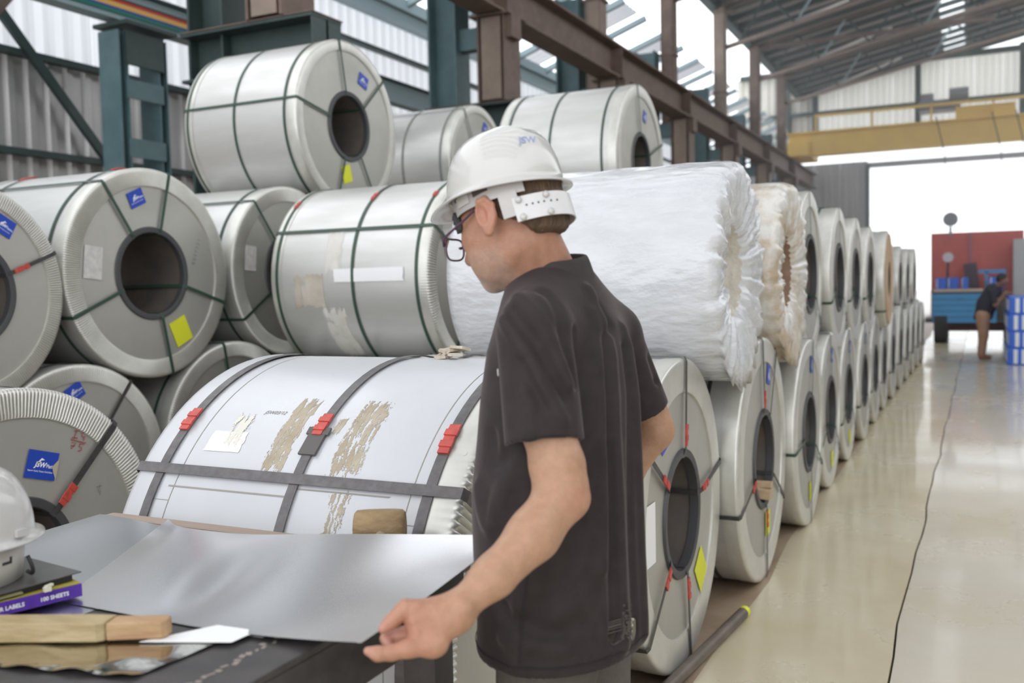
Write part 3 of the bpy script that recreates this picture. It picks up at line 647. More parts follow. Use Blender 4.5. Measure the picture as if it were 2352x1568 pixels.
# crumpled scrap on top
g_ = np.random.default_rng(3); mb = MB()
for k in range(7): mb.box((g_.uniform(-.03, .03), g_.uniform(-.02, .02), .008 + .004 * k), (.05, .035, .008), Matrix.Rotation(g_.uniform(0, 6), 3, 'Z') @ Matrix.Rotation(g_.uniform(-.5, .5), 3, 'X'))
o = mb.build('paper_scrap', mat('torn brown paper', (.42, .34, .25), .8, 0, (.6, .55, .47), 20), None, loc=(-1.32, Y_F + .02, 2 * R_F - .004)); tag(o, 'crumpled brown paper scrap lying on top of the large white coil', 'scrap')
gz = MIDU[0][1]; rG = .5945
M_gt = mat('old brown tape', (.42, .36, .29), .5, 0, (.55, .50, .43), 8); M_gt2 = mat('translucent tape', (.60, .57, .50), .4, 0, (.68, .66, .62), 8)
shell_patch(g, 'tape_patch', M_gt, 0, .595, rG, -.40, -.17, 177, 197, .0015, .03, 21, 40, 40, .22)
shell_patch(g, 'tape_patch', M_gt2, 0, .595, rG, -.16, -.04, 152, 177, .0012, .05, 22, 30, 60, .25)
shell_patch(g, 'tape_patch', M_gt2, 0, .595, rG, -.20, -.03, 197, 234, .0012, .06, 23, 40, 70, .3)
shell_patch(g, 'tape_patch', mat('white tape', (.82, .82, .82), .4), 0, .595, rG, -.09, .40, 174.5, 182, .006, .03, 24, 16, 4, 0)

# ================================================================== distance-field modelling for the figures
def _rc(a, b, ra, rb):
    a = np.array(a, float); b = np.array(b, float); ba = b - a; l2 = float(ba @ ba) + 1e-12
    def f(p):
        h = np.clip(((p - a) @ ba) / l2, 0, 1)
        return np.linalg.norm(p - a - h[:, None] * ba, axis=1) - (ra + (rb - ra) * h)
    return f, (a + b) / 2, math.sqrt(l2) / 2 + max(ra, rb)
def _el(c, r, R=None):
    c = np.array(c, float); r = np.array(r, float); R = np.eye(3) if R is None else np.array(R, float)   # columns of R = local axes
    def f(p):
        q = (p - c) @ R; k0 = np.linalg.norm(q / r, axis=1); k1 = np.linalg.norm(q / (r * r), axis=1)
        return k0 * (k0 - 1) / np.maximum(k1, 1e-9)
    return f, c, float(r.max())
def smin(a, b, k):
    h = np.maximum(k - np.abs(a - b), 0) / k
    return np.minimum(a, b) - h * h * k * .25
class Field:
    def __init__(s): s.ops = []
    def cap(s, a, b, ra, rb, k=.01, op='u'): s.ops.append((*_rc(a, b, ra, rb), k, op)); return s
    def chain(s, pts, rad, k=.01):
        for i in range(len(pts) - 1): s.cap(pts[i], pts[i + 1], rad[i], rad[i + 1], k)
        return s
    def ell(s, c, r, R=None, k=.01, op='u'): s.ops.append((*_el(c, r, R), k, op)); return s
    def fn(s, f, c, rad, k=.01, op='u'): s.ops.append((f, np.array(c, float), rad, k, op)); return s
    def ev(s, p, bc=None, br=0.0):
        d = np.full(len(p), 9.0)
        for f, c, r, k, op in s.ops:
            if bc is not None and np.linalg.norm(c - bc) > r + br + k + .03: continue
            q = f(p)
            if op == 'u': d = smin(d, q, k)
            elif op == 's': d = -smin(-d, q, k)
            elif op == 'i': d = -smin(-d, -q, k)
            elif op == 'd': d = d + q
        return d
def polygonize(F, lo, hi, h, B=16):
    lo = np.array(lo, float); n = np.ceil((np.array(hi) - lo) / h / B).astype(int) * B + 1
    V = np.full(n, 1.0, np.float32); nb = (n - 1) // B; hd = math.sqrt(3) * B * h / 2
    g = np.stack(np.meshgrid(*[np.arange(B + 1)] * 3, indexing='ij'), -1).reshape(-1, 3) * h
    bi = np.stack(np.meshgrid(*[np.arange(k) for k in nb], indexing='ij'), -1).reshape(-1, 3)
    cen = lo + (bi + .5) * B * h; dc = F.ev(cen)
    for (i, j, k), c, d in zip(bi, cen, dc):
        sl_ = (slice(i * B, i * B + B + 1), slice(j * B, j * B + B + 1), slice(k * B, k * B + B + 1))
        if d > hd * 1.25 + .012: continue
        if d < -hd * 1.25 - .012: V[sl_] = -1.0; continue
        V[sl_] = F.ev(c - B * h / 2 + g, c, hd).reshape(B + 1, B + 1, B + 1)
    I = V < 0; s8 = np.zeros(n - 1, np.uint8)
    for a in (0, 1):
        for b in (0, 1):
            for c in (0, 1): s8 += I[a:n[0] - 1 + a, b:n[1] - 1 + b, c:n[2] - 1 + c]
    act = np.argwhere((s8 > 0) & (s8 < 8)); idx = np.full(n - 1, -1, np.int32); idx[tuple(act.T)] = np.arange(len(act))
    acc = np.zeros((len(act), 3)); cnt = np.zeros(len(act))
    cs = [(a, b, c) for a in (0, 1) for b in (0, 1) for c in (0, 1)]
    val = {c: V[act[:, 0] + c[0], act[:, 1] + c[1], act[:, 2] + c[2]].astype(float) for c in cs}
    for a in cs:
        for ax in range(3):
            if a[ax]: continue
            b = list(a); b[ax] = 1; b = tuple(b); va, vb = val[a], val[b]; m = (va < 0) != (vb < 0)
            t = np.where(m, va / np.where(m, va - vb, 1), 0); P = np.repeat(np.array(a, float)[None], len(act), 0); P[:, ax] += t
            acc[m] += P[m]; cnt[m] += 1
    vs = lo + (act + acc / np.maximum(cnt, 1)[:, None]) * h
    fs = []
    for ax in range(3):
        u, w = (ax + 1) % 3, (ax + 2) % 3
        A = [slice(1, k - 1) for k in n]; A[ax] = slice(0, n[ax] - 1); Bs = list(A); Bs[ax] = slice(1, n[ax])
        ch = I[tuple(A)] != I[tuple(Bs)]; q = np.argwhere(ch); off = np.ones(3, int); off[ax] = 0; q = q + off
        ins = I[tuple(q.T)]
        def cell(du, dw):
            r = q.copy(); r[:, u] += du; r[:, w] += dw; return idx[tuple(r.T)]
        Q = np.stack([cell(-1, -1), cell(0, -1), cell(0, 0), cell(-1, 0)], 1)
        Q = np.where(ins[:, None], Q, Q[:, ::-1]); fs.append(Q[(Q >= 0).all(1)])
    return vs, np.concatenate(fs)
def field_mesh(name, parts, m, parent, origin, smooth_it=2, col=None):
    """parts: list of (Field, lo, hi, cell) joined in one mesh object"""
    Vs, Fs, off = [], [], 0
    for F, lo, hi, h in parts:
        v, f = polygonize(F, lo, hi, h)
        for _ in range(smooth_it):       # light relaxation of the net
            a = np.zeros_like(v); c = np.zeros(len(v))
            for k in range(4):
                np.add.at(a, f[:, k], v[f[:, (k + 1) % 4]]); np.add.at(c, f[:, k], 1)
                np.add.at(a, f[:, k], v[f[:, k - 1]]); np.add.at(c, f[:, k], 1)
            v = .5 * v + .5 * a / np.maximum(c, 1)[:, None]
        Vs.append(v); Fs.append(f + off); off += len(v)
    v = np.concatenate(Vs); f = np.concatenate(Fs)
    me = bpy.data.meshes.new(name); o3 = np.array(origin)
    me.vertices.add(len(v)); me.vertices.foreach_set('co', (v - o3).ravel().astype(np.float32))
    me.loops.add(f.size); me.loops.foreach_set('vertex_index', f.ravel().astype(np.int32))
    me.polygons.add(len(f)); me.polygons.foreach_set('loop_start', np.arange(0, f.size, 4, dtype=np.int32))
    me.polygons.foreach_set('use_smooth', np.ones(len(f), bool)); me.update(calc_edges=True); me.validate()
    me.materials.append(m)
    if col is not None:
        ca = me.color_attributes.new('skin_tone', 'FLOAT_COLOR', 'POINT'); c4 = np.ones((len(v), 4), np.float32); c4[:, :3] = col(v); ca.data.foreach_set('color', c4.ravel())
    return link(bpy.data.objects.new(name, me), parent)

# ================================================================== the man at the table
UR = np.array([.8998, .4360, 0]); UD = np.array([-.4360, .8998, 0]); UZ = np.array([0, 0, 1.0])   # his left-to-right view axes as world axes
base = np.array([-.69, 1.63, 0.0])
man = empty('person', base); tag(man, 'man in a dark polo shirt and white hard hat lifting a metal sheet', 'person')
def P3(p, dr=0, dd=0, dz=0): return np.array(p) + UR * dr + UD * dd + UZ * dz
# --- head frame: forward, left, up
th, ph = math.radians(38), math.radians(19)
HF = math.cos(ph) * (-math.cos(th) * UR + math.sin(th) * UD) - math.sin(ph) * UZ
HL = -math.sin(th) * UR - math.cos(th) * UD
HU = np.cross(HF, HL); HU /= np.linalg.norm(HU)
HO = np.array((-0.7687, 1.5948, 1.6454)); HR = np.stack([HF, HL, HU], 1)
def H(f, l, u): return HO + HF * f + HL * l + HU * u
sk = Field()
sk.ell(H(-.004, 0, .048), (.100, .077, .092), HR, .01)
sk.ell(H(.042, 0, -.022), (.058, .063, .085), HR, .04)
sk.ell(H(.030, 0, -.075), (.058, .054, .043), HR, .035)
for s_ in (1, -1):
    sk.ell(H(-.004, .050 * s_, -.060), (.022, .014, .028), HR, .03)       # jaw angle
    sk.ell(H(.060, .044 * s_, -.018), (.028, .019, .018), HR, .025)       # cheekbone
    sk.ell(H(.055, .035 * s_, -.058), (.03, .02, .03), HR, .03)           # cheek
sk.cap(H(.088, .034, .022), H(.092, -.034, .022), .012, .012, .022)       # brow
sk.ell(H(.084, 0, -.098), (.020, .022, .018), HR, .02)                    # chin
sk.ell(H(.090, 0, -.068), (.014, .026, .018), HR, .02)                    # mouth mound
sk.cap(H(.101, .016, -.060), H(.101, -.016, -.060), .0055, .0055, .006); sk.cap(H(.099, .014, -.071), H(.099, -.014, -.071), .006, .006, .006)
sk.cap(H(.095, 0, .012), H(.122, 0, -.036), .009, .0125, .012)            # nose
for s_ in (1, -1):
    sk.ell(H(.109, .013 * s_, -.041), (.010, .0075, .008), HR, .006)
    sk.ell(H(.109, .008 * s_, -.050), (.004, .003, .005), HR, .002, 's')
    sk.ell(H(.103, .033 * s_, .002), (.014, .017, .011), HR, .012, 's')   # eye socket
    sk.ell(H(.083, .032 * s_, .001), (.0125, .0125, .0125), HR, .004)
    # ear: shell, rim, hollow, lobe
    ax = np.stack([HF * .90 + HL * .35, HL * .90 - HF * .4, HU], 1); ax /= np.linalg.norm(ax, axis=0)
    if s_ < 0: ax = np.stack([HF * .90 - HL * .35, -HL * .90 - HF * .4, HU], 1); ax /= np.linalg.norm(ax, axis=0)
    ec = H(-.012, .091 * s_, -.002)
    sk.ell(ec, (.020, .0075, .031), ax, .006)
    rim = [ec + ax[:, 0] * a * .018 + ax[:, 1] * .004 + ax[:, 2] * b * .030 for a, b in ((.7, .35), (.35, .92), (-.35, .95), (-.9, .45), (-.85, -.2), (-.4, -.75))]
    sk.chain(rim, [.004, .0045, .005, .0048, .0042, .004], .004)
    sk.ell(ec + ax[:, 0] * .007 + ax[:, 1] * .007 + ax[:, 2] * .002, (.010, .008, .018), ax, .004, 's')
    sk.ell(ec - ax[:, 2] * .030 + ax[:, 0] * .004, (.009, .006, .010), ax, .008)
nb_ = np.array((-0.7175, 1.6554, 1.5093))
sk.cap(H(-.022, 0, -.045), nb_, .056, .061, .03)
sk.cap(H(.01, .03, -.075), (-0.7246, 1.5858, 1.5208), .014, .014, .03)
# arms
Ls, Le = np.array((-0.6695, 1.4838, 1.4231)), np.array((-0.6037, 1.4163, 1.1787)); Wr = np.array((-0.6976, 1.2275, 1.0330))
sk.cap(Ls, (-0.6357, 1.4407, 1.2797), .050, .042, .02); sk.cap((-0.6357, 1.4407, 1.2797), (-0.6143, 1.4250, 1.2213), .042, .043, .02); sk.cap((-0.6143, 1.4250, 1.2213), Le, .043, .041, .02)
sk.cap((-0.5884, 1.4206, 1.1819), (-0.5811, 1.4211, 1.1693), .026, .021, .022)
sk.cap((-0.6049, 1.4041, 1.1718), (-0.6244, 1.3470, 1.1242), .040, .0395, .02); sk.cap((-0.6244, 1.3470, 1.1242), (-0.6598, 1.2764, 1.0743), .0395, .031, .02); sk.cap((-0.6598, 1.2764, 1.0743), Wr, .031, .0245, .02)
sk.cap((-0.5933, 1.4091, 1.1609), (-0.6310, 1.3027, 1.0921), .022, .016, .02)
sk.ell((-0.6771, 1.2124, 1.0406), (.014, .014, .014), None, .012)                 # ulna head
# left hand (pinching the sheet edge)
sk.cap(Wr, (-0.7446, 1.1861, 1.0375), .023, .0165, .014)
sk.cap(Wr, (-0.7431, 1.1791, 1.0227), .024, .0165, .014)
sk.cap((-0.6975, 1.2216, 1.0269), (-0.7347, 1.1733, 1.0074), .024, .0165, .014)
sk.cap((-0.6977, 1.2189, 1.0210), (-0.7181, 1.1738, 0.9938), .022, .0165, .014)
for a, b in (((-0.7057, 1.2125, 1.0341), (-0.7397, 1.1712, 1.0469)), ((-0.7019, 1.2107, 1.0285), (-0.7381, 1.1654, 1.0306)), ((-0.7020, 1.2079, 1.0214), (-0.7280, 1.1603, 1.0141))): sk.cap(a, b, .004, .0048, .012)
F4 = .0045
sk.chain([(-0.7471, 1.1828, 1.0402), (-0.7556, 1.1722, 1.0438), (-0.7616, 1.1644, 1.0376), (-0.7715, 1.1556, 1.0267), (-0.7808, 1.1482, 1.0173)], [.0145, .0135, .0115, .0108, .0078], F4)      # upper digit on the sheet
sk.chain([(-0.7602, 1.2132, 1.0226), (-0.7846, 1.2146, 1.0216), (-0.7975, 1.2029, 1.0072), (-0.8032, 1.1929, 0.9989)], [.0125, .0105, .0095, .0075], F4)
sk.chain([(-0.7518, 1.1960, 1.0038), (-0.7696, 1.1849, 1.0010), (-0.7757, 1.1771, 0.9961), (-0.7701, 1.1729, 0.9911)], [.0115, .0092, .0088, .0078], .003)
sk.chain([(-0.7413, 1.1873, 0.9976), (-0.7777, 1.1720, 1.0003), (-0.7855, 1.1613, 0.9975), (-0.7770, 1.1562, 0.9913)], [.0115, .0092, .0088, .0078], .003)
sk.chain([(-0.7152, 1.1752, 0.9937), (-0.7378, 1.1509, 0.9938), (-0.7563, 1.1327, 0.9905), (-0.7724, 1.1205, 0.9912), (-0.7843, 1.1128, 0.9961)], [.0165, .0138, .0112, .0105, .0068], .006)      # long lower digit
sk.ell((-0.7079, 1.1756, 0.9960), (.02, .016, .018), None, .014)
# right arm, elbow out behind the body
Rs, Re = np.array((-0.6587, 1.8597, 1.3861)), np.array((-0.5992, 1.9384, 1.2096))
sk.cap(Rs, Re, .044, .039, .02); sk.cap((-0.5941, 1.9405, 1.2039), (-0.5891, 1.9426, 1.1982), .024, .02, .02)
sk.cap(Re, (-0.6654, 1.9222, 1.1133), .038, .033, .02); sk.cap((-0.6654, 1.9222, 1.1133), (-0.7579, 1.8719, 1.0311), .033, .025, .02)
rh = np.array((-0.7579, 1.8719, 1.0311)); rd = np.array((-0.8045, 1.8360, 0.9974))
sk.cap(rh, rd, .024, .022, .014)
for k, (dz, dl) in enumerate(((.03, .055), (.012, .065), (-.006, .062), (-.022, .05))):
    a = rd + UZ * dz * .8; b = a - UR * dl * .6 - UZ * .02; c = b - UR * dl * .35 - UZ * .03
    sk.chain([a, b, c], [.0105, .0095, .008], .005)
sk.chain([rh + UZ * .015 - UD * .02, rd + UZ * .035 - UD * .03, rd + UZ * .03 - UD * .035 - UR * .035], [.014, .011, .008], .006)
# torso and legs under the clothes (coarse)
fw = -.91 * UR + .41 * UD; sd = .41 * UR + .91 * UD                       # facing and his right-hand side
tc = base.copy()
core = Field(); core.cap(nb_, P3(tc, 0, 0, 1.12), .085, .12, .04); core.cap(P3(tc, 0, 0, 1.12), P3(tc, 0, 0, .92), .12, .11, .04)
hipL, hipR = tc + UZ * .90 - sd * .085, tc + UZ * .90 + sd * .085
ft = []
for hp, s_, fo in ((hipL, -1, .03), (hipR, 1, -.06)):
    kn = np.array([hp[0], hp[1], .49]) + fw * (fo * .6 + .02); an = np.array([hp[0], hp[1], .09]) + fw * fo; ft.append((hp, kn, an))
    core.chain([hp, kn, an], [.085, .052, .038], .03); core.cap(an - UZ * .045, an + fw * .12 - UZ * .055, .032, .026, .02)
E3 = HO
def tone(v):
    q = (v - HO) @ HR; n = len(v)
    c = np.tile(np.array([.44, .25, .155]), (n, 1))
    def blend(w, col): 
        nonlocal c
        w = np.clip(w, 0, 1)[:, None]; c = c * (1 - w) + np.array(col) * w
    g = lambda p, s: np.exp(-(((v - np.array(p)) ** 2).sum(1)) / (s * s))
    head = np.clip((.16 - np.linalg.norm(v - HO, axis=1)) / .02, 0, 1)
    blend(head * .8, (.41, .205, .13))
    beard = head * np.clip((-.036 - q[:, 2] + .25 * (q[:, 0] - .05)) / .02, 0, 1) * np.clip((q[:, 0] + .012) / .02, 0, 1)
    ns = .5 + .5 * np.sin(q[:, 0] * 900 + 7 * np.sin(q[:, 2] * 700)) * np.sin(q[:, 1] * 800 + q[:, 2] * 950)
    blend(beard * (.35 + .35 * ns), (.40, .285, .225))
    blend(g(H(.088, 0, -.108), .022) * .7, (.55, .50, .45)); blend(g(H(.1, 0, -.05), .016) * .5, (.45, .38, .32))
    blend(g(H(-.012, .09, 0), .03) * .6, (.50, .21, .15)); blend(g(H(.118, 0, -.03), .02) * .6, (.52, .22, .16))
    blend(g(H(.105, 0, -.066), .014) * .6, (.45, .17, .14))
    hand = g((-0.7512, 1.1612, 1.0131), .07); blend(hand * .8, (.46, .205, .135))
    for p in ((-0.7773, 1.1490, 1.0202), (-0.7855, 1.1122, 0.9955), (-0.7766, 1.1703, 0.9997), (-0.7755, 1.1486, 1.0008)): blend(g(p, .012) * .7, (.56, .28, .23))
    blend(g((-0.5654, 1.4066, 1.1708), .035) * .5, (.48, .22, .15))
    return c
M_skin = mat('skin', (1, 1, 1), .48, 0, (.86, .84, .82), 60, 4, .35, .65, bump=.12, bscale=260, sss=.12, attr='skin_tone')
allp = np.array([H(.14, .1, -.13), H(-.12, -.1, .16), H(.14, -.1, .16), H(-.12, .1, -.13), nb_])
field_mesh('body', [(sk, [-.98, 1.08, .93], [-.40, 1.90, 1.83], .0024), (core, [-1.05, 1.25, -.01], [-.35, 2.0, 1.45], .014)], M_skin, man, base, 2, tone)

# --- polo shirt
SEC = [(575, 1272, 40), (620, 1268, 78), (680, 1278, 116), (740, 1284, 146), (800, 1286, 166), (900, 1288, 182), (1000, 1287, 189), (1120, 1283, 197), (1250, 1287, 197), (1400, 1295, 196), (1500, 1294, 199), (1600, 1294, 200)]
zs, cxs, cys, ha = [], [], [], []
SECP = [(-0.7149, 1.6616, 1.5862), (-0.7177, 1.6578, 1.5490), (-0.7099, 1.6584, 1.4992), (-0.7052, 1.6574, 1.4494), (-0.7034, 1.6551, 1.3997), (-0.7014, 1.6507, 1.3169), (-0.7017, 1.6451, 1.2342), (-0.7041, 1.6375, 1.1350), (-0.7005, 1.6323, 1.0273), (-0.6938, 1.6275, 0.9031), (-0.6940, 1.6220, 0.8203), (-0.6936, 1.6168, 0.7376)]
for (py, px, hw), p in zip(SEC, SECP): zs.append(p[2]); cxs.append(p[0]); cys.append(p[1]); ha.append(hw * 1.8 / 2171)
o_ = np.argsort(zs); zs, cxs, cys, ha = [np.array(q)[o_] for q in (zs, cxs, cys, ha)]
def torso(scale):
    def f(p):
        z = p[:, 2]; cx = np.interp(z, zs, cxs); cy = np.interp(z, zs, cys); a = np.interp(z, zs, ha) / 1.065 + scale; b = a * 1.35 - scale * .35
        q = np.stack([p[:, 0] - cx, p[:, 1] - cy], 1); qf = q @ fw[:2]; qs = q @ sd[:2]
        k0 = np.sqrt((qf / a) ** 2 + (qs / b) ** 2); k1 = np.sqrt((qf / a ** 2) ** 2 + (qs / b ** 2) ** 2)
        return k0 * (k0 - 1) / np.maximum(k1, 1e-6)
    return f
zhem = 0.852
def below(z0, tilt=0.0):
    def f(p): return z0 - p[:, 2] + tilt * ((p - base) @ fw)
    return f
def above(z0):
    def f(p): return p[:, 2] - z0
    return f
sh = Field(); CT = P3(base, 0, 0, 1.15)
sh.fn(torso(0), CT, 2, .02)
sh.fn(above(1.575), CT, 2, .05, 'i')
sh.cap((-0.7179, 1.6440, 1.5095), (-0.6778, 1.4924, 1.4475), .062, .066, .05); sh.cap((-0.7201, 1.6763, 1.5090), (-0.6684, 1.8404, 1.4188), .062, .064, .05)
def sleeve(a, b, ra, rb, th_):
    """hollow cuffed tube from shoulder a to cuff plane b"""
    a = np.array(a); b = np.array(b); d = b - a; L_ = np.linalg.norm(d); d = d / L_
    def f(p):
        q = p - a; t = q @ d; r_ = np.linalg.norm(q - t[:, None] * d, axis=1); R_ = ra + (rb - ra) * np.clip(t / L_, 0, 1)
        o = np.where(t < 0, np.linalg.norm(q, axis=1) - ra, r_ - R_); o = np.maximum(o, t - L_)
        hole = np.maximum(r_ - (R_ - th_), (L_ - .035) - t)
        return np.maximum(o, -hole)
    return f, (a + b) / 2, L_ / 2 + max(ra, rb) + .02
body_f = torso(0)
for a_, b_, ra, rb in (((-0.6763, 1.4812, 1.4345), (-0.6427, 1.4391, 1.2560), .066, .0675), ((-0.6635, 1.8416, 1.4008), (-0.6202, 1.8974, 1.2506), .062, .058)):
    f_, c_, r_ = sleeve(a_, b_, ra, rb, .0105); sh.fn(f_, c_, r_, .012)
# folds
def fold(pts, amp, w):
    P = np.array(interp_path(pts, 14))
    for _ in range(12):                     # lay the crease on the cloth
        d = sh.ev(P); gv = np.stack([sh.ev(P + 1e-3 * v) - d for v in np.eye(3)], 1) / 1e-3; gv /= np.linalg.norm(gv, axis=1)[:, None] + 1e-9
        P = P - gv * (d * .8)[:, None]
    P = [q for q in P]
    def f(p):
        d = np.full(len(p), 9.0)
        for a, b in zip(P[:-1], P[1:]):
            ba = b - a; h = np.clip(((p - a) @ ba) / (ba @ ba), 0, 1); d = np.minimum(d, np.linalg.norm(p - a - h[:, None] * ba, axis=1))
        return -amp * np.exp(-(d / w) ** 2)
    c = sum(P) / len(P); return f, c, max(np.linalg.norm(q - c) for q in P) + 2.5 * w
for pts, a, w in (
    ([(-0.6257, 1.6108, 1.5083), (-0.5876, 1.6008, 1.4124), (-0.5750, 1.5762, 1.2822), (-0.5670, 1.5680, 1.0967), (-0.5601, 1.5573, 0.8803)], .011, .013),
    ([(-0.6111, 1.5930, 1.4676), (-0.5954, 1.5583, 1.3303), (-0.5921, 1.5364, 1.1407), (-0.5955, 1.5273, 1.0263)], .006, .014),
    ([(-0.5984, 1.6859, 1.4314), (-0.5747, 1.6652, 1.2783), (-0.5675, 1.6529, 1.0354), (-0.5636, 1.6443, 0.8735)], .008, .013),
    ([(-0.6027, 1.6203, 1.4824), (-0.5864, 1.5737, 1.3288), (-0.5788, 1.5513, 1.0996), (-0.5763, 1.5401, 0.9076)], -.008, .012),
    ([(-0.5780, 1.6604, 1.4005), (-0.5681, 1.6165, 1.1654), (-0.5622, 1.6014, 0.8885)], -.007, .012),
    ([(-0.6912, 1.4662, 1.4876), (-0.6292, 1.4369, 1.4299), (-0.5938, 1.4383, 1.3580)], .007, .012), ([(-0.6959, 1.4408, 1.4736), (-0.6320, 1.4119, 1.4085), (-0.5949, 1.4251, 1.3342)], -.007, .010),
    ([(-0.7091, 1.4337, 1.4629), (-0.6405, 1.3949, 1.3826), (-0.5986, 1.4100, 1.3002)], .006, .012), ([(-0.6685, 1.4884, 1.4868), (-0.6148, 1.4545, 1.4216), (-0.5961, 1.4593, 1.3558)], -.006, .010),
    ([(-0.6629, 1.3850, 1.3973), (-0.6362, 1.3841, 1.3554), (-0.6202, 1.3899, 1.3234)], -.005, .012), ([(-0.6520, 1.3760, 1.3488), (-0.6421, 1.3763, 1.2782)], .004, .014),
    ([(-0.6117, 1.5018, 1.4410), (-0.6032, 1.5002, 1.3515)], -.006, .010),
    ([(-0.7620, 1.4615, 1.2592), (-0.7342, 1.4720, 1.2128), (-0.6897, 1.4961, 1.2498)], -.008, .016), ([(-0.7880, 1.4649, 1.1638), (-0.7405, 1.4620, 1.1061), (-0.7133, 1.4792, 1.1665)], .006, .02),
    ([(-0.6661, 1.4627, 1.0746), (-0.6925, 1.4431, 0.9704), (-0.6987, 1.4338, 0.8731)], .005, .018), ([(-0.7307, 1.4360, 0.9754), (-0.6585, 1.4572, 0.9321), (-0.6045, 1.4838, 0.9383)], -.006, .018), ([(-0.7100, 1.4421, 0.9146), (-0.6313, 1.4684, 0.9015)], .005, .016),
    ([(-0.6056, 1.4955, 1.1256), (-0.6254, 1.4805, 1.0437), (-0.6654, 1.4558, 0.9622)], -.005, .018), ([(-0.6196, 1.8602, 1.3594), (-0.6026, 1.8853, 1.2757)], -.005, .012)):
    f_, c_, r_ = fold(pts, a * 2.4, w * .85); sh.fn(f_, c_, r_, .0, 'd')
# hem and hollow underneath, neck hole
sh.fn(below(zhem, .0), CT, 2, .006, 'i')
inner = torso(-.007)
sh.fn(lambda p: np.maximum(inner(p), p[:, 2] - (zhem + .06)), P3(base, 0, 0, .85), .6, .004, 's')
nd = np.array((-0.7163, 1.6434, 1.5735)) - np.array((-0.7145, 1.6566, 1.5059)); nd /= np.linalg.norm(nd)
sh.cap(np.array((-0.7155, 1.6514, 1.5200)), np.array((-0.7321, 1.6317, 1.5983)), .064, .075, .012, 's')
M_polo = mat('dark polo knit', (.022, .0155, .0155), .8, 0, (.030, .022, .022), 30, bump=.10, bscale=420, spec=.35)
_b = M_polo.node_tree.nodes['Principled BSDF']; _b.inputs['Sheen Weight'].default_value = .22; _b.inputs['Sheen Roughness'].default_value = .35; _b.inputs['Sheen Tint'].default_value = (.8, .68, .66, 1)
def polo_dust(): pass
shirt = field_mesh('polo_shirt', [(sh, [-1.02, 1.28, .75], [-.36, 2.02, 1.66], .0038)], M_polo, man, base, 2)
shirt['label'] = 'dark charcoal short-sleeved polo shirt'
# dusty mark at the shirt tail, stitched bands
# collar: folded band round the neck
def collar():
    c0 = np.array((-0.7181, 1.6461, 1.5424)); mb = MB(); n = 48; V_, F_ = [], []
    ax = nd * .72 + UZ * .28; ax /= np.linalg.norm(ax)
    e1 = fw - ax * (fw @ ax); e1 /= np.linalg.norm(e1); e2 = np.cross(ax, e1)
    prof = [(.060, -.012), (.0615, .012), (.0635, .026), (.0675, .030), (.0725, .024), (.078, .0), (.0835, -.020), (.081, -.021), (.075, .0), (.0690, .018)]
    for i in range(n):
        a = PI * .16 + (2 * PI - PI * .32) * i / (n - 1)           # open at the throat
        drop = -.035 * max(0, math.cos(a)) ** 1.3
        for rr, h in prof:
            sq = 1.0 + .10 * abs(math.sin(a)); k = rr * sq
            V_.append(tuple(c0 + e1 * k * math.cos(a) * 1.02 + e2 * k * math.sin(a) + ax * (h + drop) - base))
    m_ = len(prof)
    for i in range(n - 1):
        for k in range(m_):
            l = (k + 1) % m_; F_.append((i * m_ + k, i * m_ + l, (i + 1) * m_ + l, (i + 1) * m_ + k))
    F_.append(tuple(range(m_))); F_.append(tuple(reversed(range((n - 1) * m_, n * m_))))
    o = mesh('collar', V_, F_, mat('ribbed collar', (.029, .022, .022), .8, 0, (.038, .029, .029), 40, bump=.15, bscale=300), shirt, True)
    sb = o.modifiers.new('sub', 'SUBSURF'); sb.levels = 1; sb.render_levels = 2
collar()
# side seam and white chest mark
def on_shirt(pts, wd, m, nm, off=.0012):
    p = np.array([np.array(q) for q in pts])
    for _ in range(16):
        d = sh.ev(p); gv = np.stack([sh.ev(p + 1e-3 * v) - d for v in np.eye(3)], 1) / 1e-3; gv /= np.linalg.norm(gv, axis=1)[:, None] + 1e-9
        p = p - gv * ((d - off) * .8)[:, None]
    MB().ribbon([tuple(q) for q in p - base], [tuple(q) for q in gv], wd, .0012).build(nm, m, shirt)
M_seam = mat('seam thread', (.018, .015, .015), .9)
on_shirt(interp_path([(-0.6657, 1.4300, 1.0831), (-0.6734, 1.4225, 1.0245), (-0.6796, 1.4147, 0.9511), (-0.6845, 1.4078, 0.8813)], 26), .0022, M_seam, 'side_seam')
on_shirt(interp_path([(-0.6574, 1.3355, 1.2795), (-0.6211, 1.3313, 1.2861), (-0.5874, 1.3478, 1.2880), (-0.5611, 1.3826, 1.2840)], 24), .0018, M_seam, 'cuff_stitching')
hc = np.array([np.interp(zhem + .022, zs, cxs), np.interp(zhem + .022, zs, cys), zhem + .022])
on_shirt([hc + fw * .17 * math.cos(q) + sd * .23 * math.sin(q) for q in np.linspace(0, 2 * PI, 70)], .0018, M_seam, 'hem_stitching')
on_shirt([(-0.7510, 1.4300, 1.3774), (-0.7503, 1.4300, 1.3714), (-0.7509, 1.4293, 1.3655)], .010, M_print, 'chest_print')
M_dust = mat('pale dust on cloth', (.085, .072, .058), .9, 0, (.055, .045, .04), 34, 6)
V_, F_ = [], []; gd = np.random.default_rng(9); ND = 30
dust = [[(-0.5350, 1.5068, 0.9440), (-0.5248, 1.5233, 0.9498), (-0.5132, 1.5411, 0.9663), (-0.5086, 1.5662, 0.9746)], [(-0.5349, 1.5054, 0.9216), (-0.5247, 1.5216, 0.9229), (-0.5130, 1.5389, 0.9309), (-0.5070, 1.5644, 0.9341)], [(-0.5361, 1.5032, 0.8956), (-0.5245, 1.5199, 0.8951), (-0.5128, 1.5369, 0.8985), (-0.5068, 1.5623, 0.9005)]]
rows_ = [interp_path(r_, ND) for r_ in dust]
